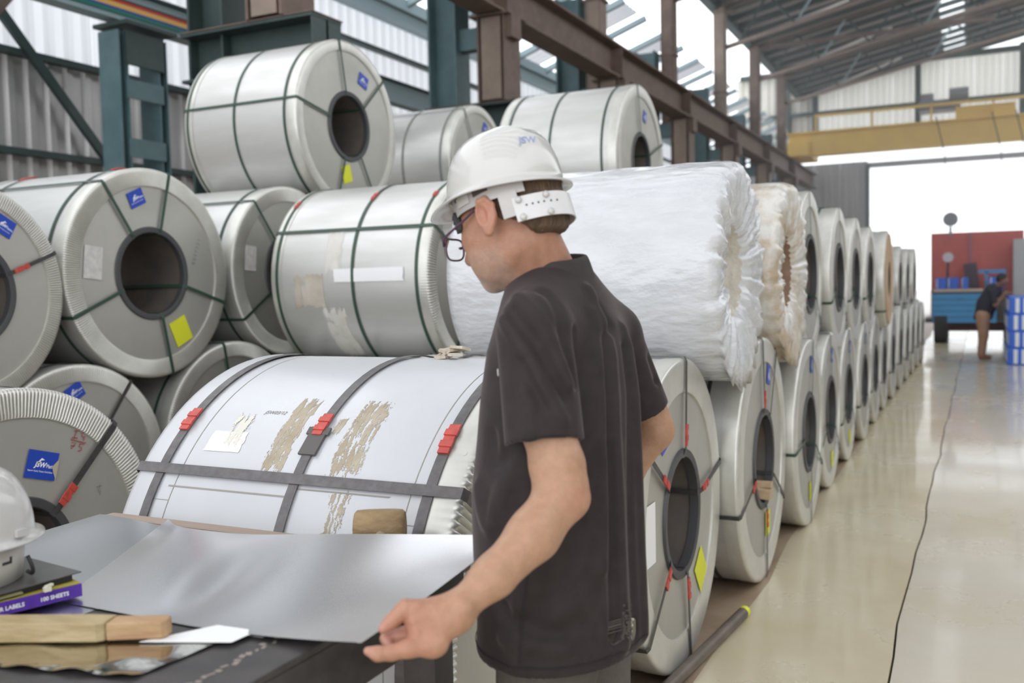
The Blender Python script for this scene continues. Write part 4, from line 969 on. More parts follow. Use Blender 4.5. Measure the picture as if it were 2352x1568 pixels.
pts_ = np.array([p for i in range(ND) for p in interp_path([rows_[0][i], rows_[1][i], rows_[2][i]], ND)])
for _ in range(10):
    d = sh.ev(pts_); gv = np.stack([sh.ev(pts_ + 1e-3 * v) - d for v in np.eye(3)], 1) / 1e-3; gv /= np.linalg.norm(gv, axis=1)[:, None] + 1e-9
    pts_ = pts_ - gv * ((d - .0012) * .8)[:, None]
for i in range(ND - 1):
    for j in range(ND - 1):
        rr = math.hypot((i - ND * .6) / (ND * .5), (j - ND * .62) / (ND * .55))
        if gd.random() > .95 - rr * .9: continue
        F_.append((i * ND + j, i * ND + j + 1, (i + 1) * ND + j + 1, (i + 1) * ND + j))
mesh('dust_mark', pts_ - base, F_, M_dust, shirt, True)

# --- trousers and shoes
tr = Field()
hz = base + UZ * .93
tr.ell(hz, (.118, .155, .14), np.stack([fw, sd, UZ], 1), .03)
for hp, kn, an in ft: tr.chain([hp, kn, an + UZ * .02], [.098, .075, .062], .03)
tr.fn(below(.085), P3(base, 0, 0, .5), 1.2, .004, 'i'); tr.fn(above(1.0), P3(base, 0, 0, .5), 1.2, .01, 'i')
field_mesh('trousers', [(tr, [-1.1, 1.2, .05], [-.3, 2.05, 1.1], .011)], mat('grey brown trousers', (.085, .072, .063), .85, 0, (.105, .09, .08), 60, bump=.1, bscale=300), man, base, 2)
for hp, kn, an in ft:
    so = Field(); a0 = np.array([an[0], an[1], .055]); so.cap(a0 - fw * .05, a0 + fw * .12 - UZ * .01, .05, .042, .03); so.cap(a0, a0 + UZ * .05, .048, .045, .03); so.fn(below(.004), a0, .4, .004, 'i')
    field_mesh('shoe', [(so, a0 - [.25, .25, .07], a0 + [.25, .25, .15], .008)], mat('black work shoe', (.025, .022, .02), .5), man, base, 2)

# --- hard hat
def hat_shell(Fv, Lv, Uv, O, sF, sL, sU, peak, parent, org, m, nm='hat_shell', brim=.016):
    """dome over an oval plan with a rolled brim and a peak at the front; O = centre of the brim plane"""
    V_, F_ = [], []; n = 72; rows = []
    for i in range(17):
        t = i / 16 * PI / 2
        rows.append(('d', math.cos(t) ** .62 if t < PI / 2 else 0, math.sin(t) ** 1.05))
    rows = rows[::-1]                       # apex to brim
    prof = [(r_, h_, 0) for _, r_, h_ in rows] + [(1.0, -.03, .25), (1.0, -.06, 1.0), (1.0, -.085, 1.02), (1.0, -.09, .85), (.985, -.06, .1), (.96, .0, 0), (.93, .3, 0), (.80, .62, 0), (.4, .90, 0), (0, .965, 0)]
    for (r_, h_, b) in prof:
        for k in range(n):
            a = 2 * PI * k / n; ca, sa = math.cos(a), math.sin(a)
            e = brim + peak * max(0, ca) ** 3
            fx = sF * r_ * ca * (1 + .04 * ca * (1 - h_)) + e * b * ca; lx = sL * r_ * sa + brim * b * sa
            ridge = .004 * math.exp(-((abs(sa) * r_ * sL - .028) / .010) ** 2) * max(0, h_) * (1 if b == 0 and r_ > .15 and h_ > .35 else 0)
            dz = sU * h_ + ridge - (.010 * max(0, ca) ** 2 * b)
            V_.append(tuple(O + Fv * fx + Lv * lx + Uv * dz - org))
    m_ = len(prof)
    for i in range(m_ - 1):
        for k in range(n):
            l = (k + 1) % n; F_.append((i * n + k, (i + 1) * n + k, (i + 1) * n + l, i * n + l))
    return mesh(nm, V_, F_, m, parent, True)
M_hat = mat('glossy white hat plastic', (.56, .55, .525), .16, 0, (.54, .53, .505), 3, coat=.3)
M_harn = mat('milky harness plastic', (.50, .475, .46), .4, 0, (.44, .42, .40), 10)
hh = empty('hard_hat', base); tag(hh, 'white hard hat with black buckle worn by the man', 'hard hat')
tl = math.radians(9); HF2 = HF * math.cos(tl) + HU * math.sin(tl); HU2 = HU * math.cos(tl) - HF * math.sin(tl)
HAT = H(-.004, 0, .052)
hat_shell(HF2, HL, HU2, HAT, .116, .101, .112, .042, hh, base, M_hat)
def band(z0, z1, rf, rl, a0, a1, m, nm, th_=.0025, n=40, fo=-.004, wave=0):
    V_, F_ = [], []
    for i in range(n + 1):
        a = math.radians(a0 + (a1 - a0) * i / n)
        for rr, z in ((0, z0), (th_, z0), (th_, z1), (0, z1)):
            V_.append(tuple(HO + HF * (fo + (rf + rr) * math.cos(a)) + HL * (rl + rr) * math.sin(a) + HU * (z + wave * math.cos(a)) - base))
    for i in range(n):
        for k in range(4):
            l = (k + 1) % 4; F_.append((i * 4 + k, i * 4 + l, i * 4 + 4 + l, i * 4 + 4 + k))
    F_.append((0, 3, 2, 1)); F_.append((n * 4, n * 4 + 1, n * 4 + 2, n * 4 + 3))
    return mesh(nm, V_, F_, m, hh, True, angle=.6)
band(.022, .055, .108, .0885, 22, 138, M_harn, 'headband', wave=.010)
band(.022, .055, .108, .0885, -138, -22, M_harn, 'headband', wave=.010)
band(.032, .05, .112, .091, 60, 80, M_hat, 'side_rib', wave=.010)
band(-.034, .010, .114, .091, 122, 238, mat('white nape strap', (.62, .61, .61), .35), 'nape_strap', wave=.006)
band(-.022, .026, .1125, .0895, 110, 128, M_harn, 'strap_link', wave=.004)
for a in (128, 156):
    for z in (-.028, .004):
        aa = math.radians(a); p = HO + HF * (-.004 + .1165 * math.cos(aa)) + HL * .0935 * math.sin(aa) + HU * (z + .006 * math.cos(aa)) - base
        MB().tube([p, p + (HF * math.cos(aa) + HL * math.sin(aa)) * .004], .006, 12).build('rivet', M_hat, hh, True)
for a in (134, 140, 146, 152, 160, 168):
    aa = math.radians(a); p = HO + HF * (-.004 + .1165 * math.cos(aa)) + HL * .0935 * math.sin(aa) + HU * (-.008 + .006 * math.cos(aa)) - base
    MB().tube([p, p + (HF * math.cos(aa) + HL * math.sin(aa)) * .0012], .0018, 8).build('strap_hole', M_borering, hh)
def hblock(a, z, d, m, nm, rf=.112, rl=.0915):
    aa = math.radians(a); p = HO + HF * (-.004 + rf * math.cos(aa)) + HL * rl * math.sin(aa) + HU * z - base
    out = HF * math.cos(aa) / rf + HL * math.sin(aa) / rl; out /= np.linalg.norm(out); tg = np.cross(HU, out)
    return MB().box(p, d, Matrix((tg, out, HU)).transposed()).build(nm, m, hh, bevel=.001)
hblock(40, .022, (.021, .010, .036), mat('black buckle', (.02, .02, .022), .35), 'buckle')
for dz in (-.008, .002, .011): hblock(40, .022 + dz, (.020, .014, .004), MATS['black buckle'], 'buckle_rib')
hblock(94, .044, (.034, .004, .011), mat('dark slot', (.09, .07, .065), .7), 'slot', .1095, .0895)
hblock(57, .055, (.012, .004, .006), MATS['dark slot'], 'slot', .1105, .0905)
def dome(a, t):
    r_, h_ = math.cos(t) ** .62, math.sin(t) ** 1.05; ca, sa = math.cos(a), math.sin(a)
    return HAT + HF2 * (.116 * r_ * ca * (1 + .04 * ca * (1 - h_))) + HL * .101 * r_ * sa + HU2 * .112 * h_
a_, t_ = math.radians(158), .62; pd_ = dome(a_, t_); ua = dome(a_ + .02, t_) - pd_; ut = dome(a_, t_ + .02) - pd_
nn_ = np.cross(ua, ut); nn_ /= np.linalg.norm(nn_); nn_ *= np.sign(nn_ @ (pd_ - HAT)); xx_ = ua if np.cross(ua, ut) @ nn_ > 0 else -ua
text_mesh('lettering', 'JSW', .020, frame(pd_ - base + nn_ * .0008, xx_, ut) @ Matrix.Translation((-.02, 0, 0)), mat('pale blue print', (.28, .33, .52), .4), hh, .02, .2)
# --- hair
hr = Field(); hr.ell(H(-.008, 0, .046), (.1055, .0815, .097), HR, .01)
hr.ell(H(-.075, 0, -.022), (.030, .058, .048), HR, .03)
hr.fn(lambda p: (( p - HO) @ HF) - .25 * ((p - HO) @ HU) - .012, HO, .3, .01, 'i')
hr.fn(lambda p: -((p - HO) @ HU) - .066 - .10 * ((p - HO) @ HF), HO, .3, .008, 'i')
hr.fn(lambda p: .0016 * np.sin(((p - HO) @ HL) * 700 + 3 * np.sin(((p - HO) @ HU) * 90)) * np.sin(((p - HO) @ HF) * 420), HO, .3, 0, 'd')
hr.ell(H(.012, .078, -.005), (.034, .02, .05), HR, .01, 's'); hr.ell(H(.012, -.078, -.005), (.034, .02, .05), HR, .01, 's')
field_mesh('hair', [(hr, HO - .17, HO + .17, .003)], mat('short brown hair', (.075, .044, .024), .6, 0, (.14, .085, .048), 55, 4, bump=.6, bscale=300, stretch=(1, 1, .12)), man, base, 1)
sb_ = Field(); sb_.ell(H(.012, .0705, .018), (.014, .008, .026), HR, .004); field_mesh('sideburn', [(sb_, H(.012, .07, .018) - .05, H(.012, .07, .018) + .05, .002)], mat('greying hair', (.22, .14, .09), .7, 0, (.15, .09, .06), 80), man, base, 1)
# --- glasses
gl = empty('eyeglasses', base); tag(gl, 'purple-framed eyeglasses worn low on the nose', 'eyeglasses')
M_gl = mat('dark purple frame', (.075, .030, .060), .3)
GC = lambda l, u, f=0: H(.128 + f - .10 * abs(l) / .06 * .12, l, -.004 + u) 
for s_ in (1, -1):
    c_ = H(.127, .036 * s_, -.012); rim = []
    for k in range(32):
        a = 2 * PI * k / 32; sq = lambda v: math.copysign(abs(v) ** .62, v)
        rim.append(c_ + HL * .0285 * sq(math.cos(a)) + (HU * .96 - HF * .25) * .0205 * sq(math.sin(a)) * (1.08 if math.sin(a) < 0 else .92) - HF * .007 * abs(math.cos(a)) * (1 if math.cos(a) * s_ > 0 else .2))
    MB().tube([p - base for p in rim], .0019, 6, closed=True).build('lens_rim', M_gl, gl, True)
    mesh('lens', [tuple(p - base) for p in rim], [tuple(range(32))], mat('clear lens', (.93, .95, .93), .03, 0, trans=1.0, ior=1.15), gl)
    MB().tube([p - base for p in interp_path([H(.124, .065 * s_, -.008), H(.105, .077 * s_, .002), H(.05, .0815 * s_, .012), H(.0, .0825 * s_, .022), H(-.02, .081 * s_, .010)], 20)], .0024, 6).build('temple_arm', M_gl, gl, True)
MB().tube([p - base for p in interp_path([H(.129, .008, -.010), H(.132, 0, -.006), H(.129, -.008, -.010)], 8)], .002, 6).build('bridge', M_gl, gl, True)

# ================================================================== work table and what lies on it
TZ = .97
M_iron = mat('dark steel table', (.055, .05, .05), .38, .4, (.09, .082, .08), 18, 5, rough2=.55)
tb_ = empty('work_table', (-1.42, 1.06, 0)); tag(tb_, 'heavy dark steel work table with a worn wooden far edge', 'table')
MB().box((0, 0, TZ - .006), (1.02, 1.14, .012)).build('tabletop', M_iron, tb_, bevel=.002)
MB().box((.485, 0, TZ - .062), (.05, 1.14, .10)).build('side_rail', M_iron, tb_, bevel=.003)
MB().box((-.485, 0, TZ - .062), (.05, 1.14, .10)).build('side_rail', M_iron, tb_)
for y in (-.545, .5): MB().box((0, y, TZ - .062), (.92, .05, .10)).build('end_rail', M_iron, tb_)
MB().box((-.01, .592, TZ - .012), (1.02, .045, .03)).build('edge_board', mat('worn brown board', (.30, .22, .17), .7, 0, (.38, .30, .25), 8, stretch=(.3, 4, 1)), tb_)
for x in (-.47, .47):
    for y in (-.53, .49): MB().box((x, y, (TZ - .112) / 2), (.07, .07, TZ - .112)).build('leg', M_iron, tb_)
g_ = np.random.default_rng(12); mb = MB()
for k in range(26): mb.box((.435 + g_.normal(0, .004), -.16 + k * .0135 + g_.normal(0, .003), TZ + .0004), (.004 + .006 * g_.random(), .007 + .006 * g_.random(), .0006), Matrix.Rotation(g_.uniform(0, 3), 3, 'Z'))
mb.build('scratch_marks', mat('bare scratches', (.30, .25, .22), .5, .3), tb_)

# bright metal sheet lifted at one corner, lying over a second sheet
M_tin = mat('bright tinplate', (.76, .755, .77), .24, 1.0, (.74, .735, .75), 2.2, 2, .2, .8)
def sheet_grid(nm, fn, nu, nv, m, parent=None, th_=.0006):
    v = [fn(i / nu, j / nv) for j in range(nv + 1) for i in range(nu + 1)]; W_ = nu + 1; N_ = len(v)
    low = [(x, y, z - th_) for x, y, z in v]
    f = [(j * W_ + i, j * W_ + i + 1, (j + 1) * W_ + i + 1, (j + 1) * W_ + i) for j in range(nv) for i in range(nu)]
    f += [tuple(N_ + q for q in reversed(p)) for p in f]
    ring = [i for i in range(nu + 1)] + [j * W_ + nu for j in range(1, nv + 1)] + [nv * W_ + i for i in range(nu - 1, -1, -1)] + [j * W_ for j in range(nv - 1, 0, -1)]
    k = len(ring); base_ = 2 * N_; vv = v + low + [v[i] for i in ring] + [low[i] for i in ring]     # rim with its own vertices keeps the edge crisp
    f += [(base_ + q, base_ + k + q, base_ + k + (q + 1) % k, base_ + (q + 1) % k) for q in range(k)]
    return mesh(nm, vv, f, m, parent, True)
NRc, NLc = Vector((-0.8120, 1.1361, 0.9966)), Vector((-1.47, 1.14, TZ + .003)); FRc, FLc = Vector((-0.8180, 1.6423, 1.0320)), Vector((-1.78, 1.585, TZ + .012))
FAR = interp_path([(-1.73, 1.65, TZ + .010), (-1.5944, 1.5632, 0.9948), (-1.4224, 1.5688, 0.9940), (-1.2203, 1.5516, 1.0176), (-1.0544, 1.5608, 1.0313), (-0.8734, 1.6100, 1.0347), (-0.8136, 1.6334, 1.0338)], 61)
def sh_fn(u, v):
    # u along the length (left to right), v from near edge to far edge
    near = NLc.lerp(NRc, u); near.z = TZ + .0035 + (NRc.z - TZ - .0035) * max(0, (u - .45) / .55) ** 1.8
    far = Vector(FAR[min(60, int(round(u * 60)))])
    p = near.lerp(far, v); p.z = near.z + (far.z - near.z) * v ** 1.4
    p.z += .006 * math.sin(PI * v) * math.exp(-((u - .30) / .09) ** 2) - .006 * math.sin(PI * v) * math.exp(-((u - .42) / .07) ** 2)
    return tuple(p)
o = sheet_grid('metal_sheet', sh_fn, 60, 36, M_tin); tag(o, 'bright silver tinplate sheet lifted by the man at its near corner', 'metal sheet')
def sh2(u, v):
    x = -1.925 + .55 * u; yy = 1.02 + .60 * v
    return (x, yy + .0, TZ + .0012 + (.012 * math.exp(-((u - .05) / .25) ** 2) * v))
o = sheet_grid('metal_sheet', sh2, 30, 20, mat('dull tinplate', (.56, .58, .60), .28, 1.0, (.53, .55, .57), 3, 2, .2, .8), None, .0008); tag(o, 'duller tinplate sheet lying under the lifted one on the table', 'metal sheet')
# glossy film sheet at the near edge
def foil(u, v):
    a = Vector((-1.60, .83, TZ)).lerp(Vector((-1.075, .945, TZ)), u); b = Vector((-1.60, 1.00, TZ)).lerp(Vector((-1.055, 1.10, TZ)), u)
    p = a.lerp(b, v); p.z = TZ + .0048 + .0012 * math.sin(u * 17 + v * 5) * math.sin(v * 7 + 1) + (.006 * max(0, .12 - v) / .12 * (.5 + .5 * math.sin(u * 40)))
    return tuple(p)
o = sheet_grid('foil_sheet', foil, 70, 24, mat('mirror foil', (.62, .60, .55), .07, 1.0, (.56, .55, .50), 4, bump=.06, bscale=9), None, .0005); tag(o, 'mirror bright foil sheet on the table in front of the wooden block', 'foil')
# paper sheet and card
def flatpoly(nm, pts, z, th_, m, label, cat):
    o = MB().prism([(p[0], p[1]) for p in pts], z, z + th_).build(nm, m); tag(o, label, cat); return o
flatpoly('paper_sheet', [(-1.1672, 1.0443, 0.9760), (-1.1055, 1.1498, 0.9760), (-1.0263, 1.1551, 0.9760), (-1.0300, 1.0995, 0.9760)], TZ + .0072, .0006, M_paper, 'white paper sheet poking out beside the wooden block', 'paper')
flatpoly('card', [(-1.0457, 1.1463, 0.9720), (-1.0432, 1.1619, 0.9720), (-1.0114, 1.1667, 0.9720), (-1.0110, 1.1485, 0.9720)], TZ + .0006, .0008, mat('grey card', (.55, .55, .56), .5), 'small grey card beside the white paper', 'card')

# notched wooden block with a red-brown end piece
M_wood = mat('old yellow wood', (.34, .25, .12), .7, 0, (.47, .37, .21), 16, 6, bump=.3, bscale=40, stretch=(.35, 1, 2))
M_wood2 = mat('red brown wood', (.36, .20, .10), .6, 0, (.50, .34, .18), 14, 6, bump=.15, bscale=40, stretch=(.25, 1, 3))
wb = empty('wooden_block', (-1.30, 1.034, TZ + .0075)); tag(wb, 'notched wooden block with a red-brown end lying beside the label box', 'wood block')
wx = Vector((-1.1377, 1.0764, 0.9760)) - Vector((-1.3894, 0.9678, 0.9760)); wx.z = 0; wx.normalize(); wy = Vector((-wx.y, wx.x, 0)); RW = Matrix((wx, wy, Vector((0, 0, 1)))).transposed()
c0 = Vector((-1.2283, 1.0268, 0.9760)); c0.z = 0; o0 = Vector((-1.30, 1.046, 0))
MB().prism([(-.42, 0), (0, 0), (.012, .006), (.016, .042), (-.03, .046), (-.42, .044)], 0, .031, RW, c0 - o0).build('block', M_wood, wb, bevel=.003)
MB().prism([(.014, .004), (.100, .012), (.106, .020), (.106, .040), (.098, .044), (.016, .044)], .001, .029, RW, c0 - o0).build('end_piece', M_wood2, wb, bevel=.003)

# label box under a dark folder
M_purple = mat('purple carton', (.075, .022, .30), .45, 0, (.10, .03, .36), 30, stretch=(6, 1, 1))
bx0 = Vector((-1.4395, 1.1658, 0.9760)); bdir = Vector((-1.4748, 1.0536, 0.9760)) - bx0; bdir.z = 0; bdir.normalize(); bn = Vector((bdir.y, -bdir.x, 0))
if bn.dot(Vector((0, 1, 0))) < 0: bn = -bn
lb = empty('label_box', (bx0.x, bx0.y, TZ + .009)); tag(lb, 'purple carton of laser labels under the dark folder', 'box')
RB = Matrix((-bdir, bn, Vector((0, 0, 1)))).transposed()
def bl(x, y, z): return RB @ Vector((x, y, z))
MB().box(bl(-.10, .11, .0115), (.20, .22, .023), RB).build('carton', M_purple, lb, bevel=.0008)
MB().box(bl(-.10, .11, .0240), (.196, .216, .0015), RB).build('carton_lid', mat('yellow carton edge', (.42, .36, .06), .5), lb)
MT = frame(bl(-.075, -.0008, .008), -bdir, (0, 0, 1))
text_mesh('lettering', '100 SHEETS', .0098, MT @ Matrix.Translation((.002, 0, 0)), M_print, lb, .03)
text_mesh('lettering', 'LASER LABELS', .0098, MT @ Matrix.Translation((-.084, .0, 0)), M_print, lb, .03)
fo = empty('document_folder', (bx0.x, bx0.y, TZ + .0345)); tag(fo, 'dark grey document folder with black edge under the spare hard hat', 'folder')
def fd(x, y, z): return RB @ Vector((x, y, z))
MB().box(fd(-.118, .11, .006), (.20, .20, .010), RB @ Matrix.Rotation(.10, 3, 'Z')).build('page_block', mat('black file', (.018, .018, .02), .4), fo)
MB().box(fd(-.118, .115, .0125), (.22, .225, .002), RB @ Matrix.Rotation(.16, 3, 'Z')).build('cover', mat('grey cover', (.085, .083, .08), .35, 0, (.11, .105, .10), 30), fo)
MB().box(fd(-.15, .012, .008), (.10, .03, .002), RB @ Matrix.Rotation(.10, 3, 'Z') @ Matrix.Rotation(.25, 3, 'X')).build('cover_flap', mat('khaki lining', (.30, .27, .13), .6), fo)
MB().box(fd(-.062, -.006, .004), (.012, .008, .008), RB).box(fd(-.058, -.004, .009), (.016, .006, .004), RB @ Matrix.Rotation(.5, 3, 'Z')).build('torn_tab', mat('torn label', (.72, .68, .55), .7), fo)
# spare hard hat resting on the folder
h2 = empty('hard_hat', (-1.607, 1.063, TZ + .049)); tag(h2, 'spare white hard hat lettered L resting on the document folder', 'hard hat')
A2 = math.radians(-25); F2 = np.array([-math.cos(A2), -math.sin(A2), 0.]); L2 = np.array([-F2[1], F2[0], 0.]); U2 = np.array([0, 0, 1.0])
O2 = np.array([0, 0, .083])
hat_shell(F2, L2, U2, O2, .128, .112, .122, .035, h2, np.zeros(3), M_hat)
V_, F_ = [], []
for k in range(48):
    a = 2 * PI * k / 48
    for rr, z in ((1.0, .082), (.90, .0), (.88, .0), (.98, .082)): V_.append(tuple(F2 * .112 * rr * math.cos(a) + L2 * .098 * rr * math.sin(a) + U2 * z))
for k in range(48):
    l = (k + 1) % 48
    for q in range(4): F_.append((k * 4 + q, k * 4 + (q + 1) % 4, l * 4 + (q + 1) % 4, l * 4 + q))
mesh('headband', V_, F_, mat('cream harness', (.66, .63, .56), .45), h2, True)
n2 = Vector((.998, .06, 0)); n2.normalize()
ML = frame(n2 * .1125 + Vector((0, 0, .040)), Vector((0, 0, 1)) + n2 * .10, Vector((0, 0, 1)).cross(n2) * -1)
if (ML.to_3x3() @ Vector((0, 0, 1))).dot(n2) < 0: ML = frame(n2 * .1125 + Vector((0, 0, .040)), Vector((0, 0, 1)) + n2 * .10, Vector((0, 0, 1)).cross(n2))
text_mesh('lettering', 'L', .024, ML, mat('black print', (.02, .018, .02), .5), h2, .06)
MB().tube(interp_path([(.094, .052, .040), (.100, .056, .020), (.094, .060, .006), (.090, .052, .012)], 12), .0035, 6).build('strap_end', M_black, h2, True)
MB().box((.118, .02, .092), (.02, .02, .012)).build('brim_clip', M_hat, h2)

# mallet lying behind the lifted sheet
ml = empty('mallet', (-1.112, 1.642, TZ + .003)); tag(ml, 'wooden mallet with a worn head lying behind the lifted metal sheet', 'mallet')
md_ = Vector((-1.0622, 1.6246, 1.0429)) - Vector((-1.1527, 1.5804, 1.0407)); md_.z = 0; md_.normalize()
M_mal = mat('worn mallet wood', (.36, .25, .12), .6, 0, (.20, .125, .06), 12, 5, bump=.25, bscale=40, stretch=(1, 1, 3)); RMm = Matrix((md_, Vector((-md_.y, md_.x, 0)), Vector((0, 0, 1)))).transposed()
mc = RMm @ Vector((0, 0, .043)); 
MB().tube([mc - md_ * .056, mc - md_ * .052, mc - md_ * .03, mc, mc + md_ * .03, mc + md_ * .044, mc + md_ * .049], [.036, .0405, .042, .0425, .042, .0405, .036], 20).build('head', M_mal, ml, True, angle=.8)
hd_ = (Vector((.33, -.90, -.10))).normalized(); MB().tube([mc + md_ * .008, mc + md_ * .008 + hd_ * .06, mc + md_ * .008 + hd_ * .26], [.0115, .0115, .0125], 12).build('handle', mat('grey handle wood', (.42, .34, .25), .6, 0, (.3, .22, .15), 30, stretch=(3, .4, 3)), ml, True)

# ================================================================== floor clutter and far end
pp = empty('steel_pipe', (-.955, 3.82, .0)); tag(pp, 'dark steel pipe with a yellow end lying on the floor along the coils', 'pipe')
pa, pb = Vector((-1.0124, 3.1708, 0.0270)) - Vector((-.955, 3.82, 0)), Vector((-0.9160, 4.2013, 0.0270)) - Vector((-.955, 3.82, 0))
MB().tube([pa, pb], .026, 14).build('pipe_body', mat('dull brown pipe', (.13, .105, .09), .5, .3, (.18, .145, .12), 10), pp, True, angle=.8)
MB().tube([pb, pb + (pb - pa).normalized() * .035], .0255, 14).build('painted_end', M_yellow, pp, True, angle=.8)

# truck standing across the aisle
tk = empty('truck', (0.1, 24.6, 0)); tag(tk, 'red and blue goods truck standing across the aisle at the door', 'truck')
M_red = mat('truck red', (.62, .13, .11), .45, 0, (.55, .115, .10), 3); M_tblue = mat('truck blue', (.055, .28, .56), .45, 0, (.065, .32, .62), 4)
MB().box((0.02, .8, 1.58), (2.0, .06, 2.0)).build('headboard', M_red, tk)
for x in (-.12,): MB().box((x, .755, 1.58), (.05, .04, 2.0)).build('panel_rib', mat('rib mauve', (.35, .16, .22), .5), tk)
for k in range(5): MB().box((-.24, -.85, .53 + .135 * k), (1.32, .05, .128)).build('tail_board', M_tblue, tk, bevel=.01)
MB().box((-.22, -.86, 1.205), (1.30, .10, .06)).build('top_rail', mat('pale plank', (.60, .47, .40), .7), tk)
MB().box((-.1, .0, .52), (1.9, 1.6, .1)).build('bed', M_iron, tk)
MB().box((-.1, -.2, .36), (1.5, .5, .2)).build('chassis', mat('dark maroon', (.10, .02, .03), .6), tk)
for x, y_ in ((-.72, -.55), (.75, -.55), (-.72, .9), (.75, .9)):
    MB().tube([(x - .14, y_, .40), (x + .14, y_, .40)], .40, 24).build('wheel', mat('tyre', (.02, .02, .022), .7), tk, True, angle=.6)
MB().box((.95, .3, 1.55), (.34, .5, 1.6)).build('cab_side', mat('cab grey', (.5, .5, .52), .5), tk)
MB().tube([(-.55, .70, 2.5), (-.55, .70, 2.72)], .03, 8).build('mirror_stalk', mat('mirror grey', (.3, .3, .32), .5), tk)
MB().tube([(-.55, .66, 2.90), (-.55, .74, 2.90)], .17, 24).build('round_mirror', MATS['mirror grey'], tk, True, angle=.6)
MB().tube([(-.62, -.28, .57), (-.58, -.28, 1.85)], .025, 8).build('lever', M_iron, tk); 
MB().tube([(-.58, -.31, 1.97), (-.58, -.25, 1.97)], .115, 20).build('round_disc', mat('pale disc', (.62, .58, .62), .5), tk, True, angle=.6)
MB().box((-.08, .3, 1.45), (.28, .3, .75), Matrix.Rotation(-.12, 3, 'Y')).build('tool_chest', mat('dark chest', (.10, .07, .09), .6), tk)
MB().bar((.05, -.4, 1.62), (.62, -.4, 1.62), .06, .08).bar((.22, -.4, 1.25), (.22, -.4, 1.62), .06, .06).build('rack', M_tblue, tk)
M_crate = mat('blue crate', (.025, .12, .62), .4, 0, (.03, .15, .7), 6); M_cband = mat('white band', (.8, .82, .86), .5)
def crate(loc, d, label, cat, group, n_band=2, faceY=-1):
    c = empty('blue_crate', loc); tag(c, label, cat, group)
    MB().box((0, 0, d[2] / 2), d).build('body', M_crate, c, bevel=.01)
    for k in range(n_band): MB().box((-d[0] * .36 + k * d[0] * .14, -d[1] / 2 - .004, d[2] / 2), (d[0] * .07, .008, d[2] * .86)).build('band', M_cband, c)
    MB().box((-d[0] / 2 - .004, 0, d[2] / 2), (.008, d[1] * .4, d[2] * .7)).build('print', M_cband, c)
    return c
for k, (x, w_) in enumerate(((-.72, .22), (-.47, .24), (-.22, .14), (.42, .3))): crate((.1 + x, 24.05, 1.235), (w_, .3, .26), 'small blue carton standing on the truck bed behind the tail board', 'carton', 'blue cartons on the truck', 1)
# platform under cartons
MB().box((-.15, -.55, .9), (1.5, .36, .655)).build('bed_box', M_iron, tk)
# stack of blue packs beside the aisle
for k in range(4):
    for j in range(3):
        crate((1.0 + .02 * (k % 2), 18.35 + .60 * j, .005 + .288 * k), (.86, .58, .282), ('bottom', 'second', 'third', 'top')[k] + ' layer blue shrink wrapped pack of the stack beside the bending man', 'pack', 'stacked blue packs')
crate((1.17, 18.4, 1.16), (.45, .4, .2), 'single blue pack lying on top of the blue stack', 'pack', None)

# second man leaning over the stack
b2 = np.array([.20, 19.15, 0.]); m2 = empty('person', b2); tag(m2, 'man in dark shirt and tan trousers bending over the blue packs', 'person')
q = lambda x, y_, z: b2 + np.array([x, y_, z])
f2 = Field(); f2.chain([q(0, 0, .80), q(.06, 0, 1.0), q(.16, -.02, 1.22)], [.13, .14, .14], .06); f2.cap(q(.20, -.04, 1.30), q(.27, -.07, 1.37), .055, .055, .03)
f2.ell(q(.31, -.08, 1.43), (.09, .08, .115), None, .02); f2.ell(q(.39, -.08, 1.41), (.03, .02, .02), None, .02); f2.ell(q(.30, -.165, 1.42), (.02, .012, .03), None, .01)
f2.chain([q(.16, -.17, 1.22), q(.20, -.22, 1.0), q(.36, -.20, 1.21)], [.055, .045, .035], .03); f2.chain([q(.18, .15, 1.22), q(.26, .18, 1.12), q(.42, .12, 1.21)], [.055, .045, .035], .03)
for s_ in (-.05, .0, .05): f2.cap(q(.36, -.20 + s_ * .4, 1.205), q(.43, -.20 + s_, 1.18), .014, .010, .01); f2.cap(q(.42, .12 + s_ * .4, 1.205), q(.48, .12 + s_, 1.18), .014, .010, .01)
for s_ in (-.1, .1): f2.chain([q(0, s_, .80), q(.01, s_, .45), q(-.02, s_, .08)], [.09, .06, .045], .03); f2.cap(q(-.03, s_, .05), q(.12, s_, .045), .045, .035, .02)
field_mesh('body', [(f2, b2 - [.3, .45, .02], b2 + [.6, .45, 1.65], .016)], mat('tanned skin', (.25, .13, .09), .6), m2, b2, 2)
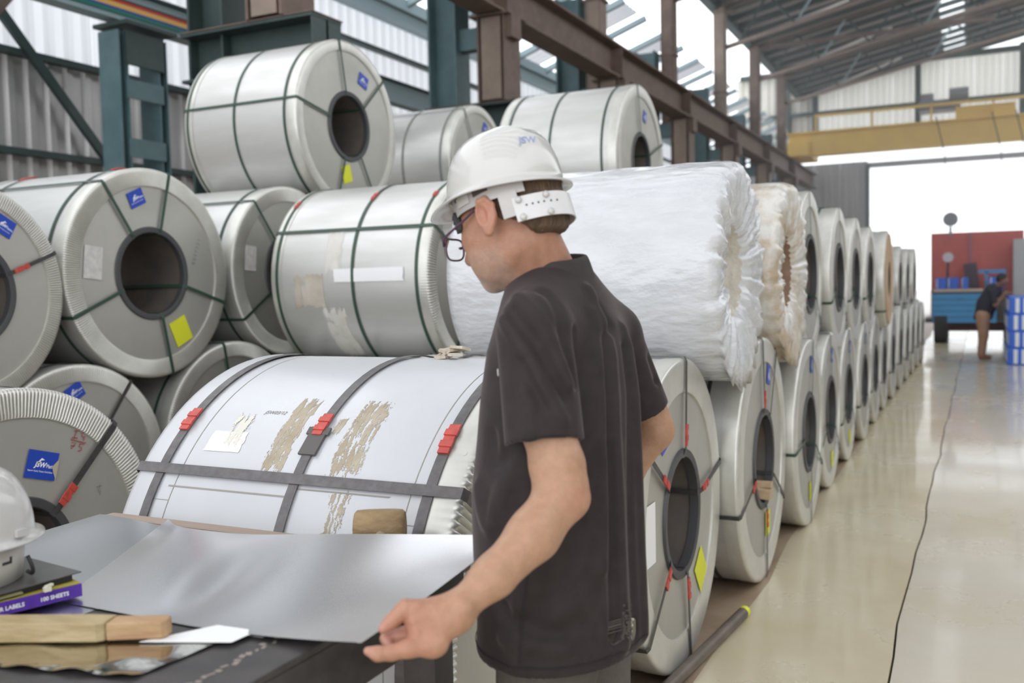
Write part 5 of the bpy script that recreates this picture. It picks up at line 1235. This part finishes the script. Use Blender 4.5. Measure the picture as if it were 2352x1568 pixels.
f3 = Field(); f3.chain([q(0, 0, .76), q(.06, 0, 1.0), q(.16, -.02, 1.23)], [.155, .16, .155], .06); f3.cap(q(.16, -.17, 1.22), q(.19, -.215, 1.05), .07, .06, .03); f3.cap(q(.18, .15, 1.22), q(.24, .175, 1.13), .07, .06, .03); f3.fn(lambda p: .72 - p[:, 2], b2, 3, .01, 'i')
field_mesh('shirt', [(f3, b2 - [.35, .45, -.6], b2 + [.6, .45, 1.6], .018)], mat('navy work shirt', (.03, .03, .042), .8), m2, b2, 2)
f4 = Field(); 
for s_ in (-.1, .1): f4.chain([q(0, s_ * .8, .80), q(.01, s_, .45), q(-.02, s_, .10)], [.125, .085, .07], .04)
f4.fn(lambda p: .07 - p[:, 2], b2, 3, .01, 'i')
field_mesh('trousers', [(f4, b2 - [.3, .4, -.02], b2 + [.4, .4, 1.05], .018)], mat('tan trousers', (.40, .235, .15), .8), m2, b2, 2)
f5 = Field(); f5.ell(q(.30, -.08, 1.465), (.1, .09, .1), None, .02); f5.fn(lambda p: (p[:, 0] - b2[0] - .33) * .8 - (p[:, 2] - 1.45), b2, 3, .01, 'i')
field_mesh('hair', [(f5, b2 + [.1, -.3, 1.25], b2 + [.55, .2, 1.65], .014)], mat('black hair', (.02, .016, .015), .6), m2, b2, 1)

# scattering air added in the far half of the bay to imitate door flare
hz_ = MB().box((1.15, 29.5, 4.3), (12.6, 24.0, 8.2)).build('flare_haze', None); tag(hz_, 'pale haze added as door flare in the far end of the hall', 'haze', None, 'stuff')
hm = bpy.data.materials.new('flare air'); hm.use_nodes = True; hn = hm.node_tree; hn.nodes.remove(hn.nodes['Principled BSDF'])
vs_ = hn.nodes.new('ShaderNodeVolumeScatter'); vs_.inputs['Density'].default_value = .016; vs_.inputs['Anisotropy'].default_value = .55; vs_.inputs['Color'].default_value = (.95, .96, 1, 1)
hn.links.new(vs_.outputs[0], hn.nodes['Material Output'].inputs['Volume']); hz_.data.materials.append(hm)

# origins of worn things moved up to where they sit
for w_, p_ in ((hh, HAT), (gl, H(.12, 0, -.012))):
    dl_ = Vector(p_) - Vector(base); w_.location = Vector(p_)
    for c_ in w_.children: c_.location = c_.location - dl_
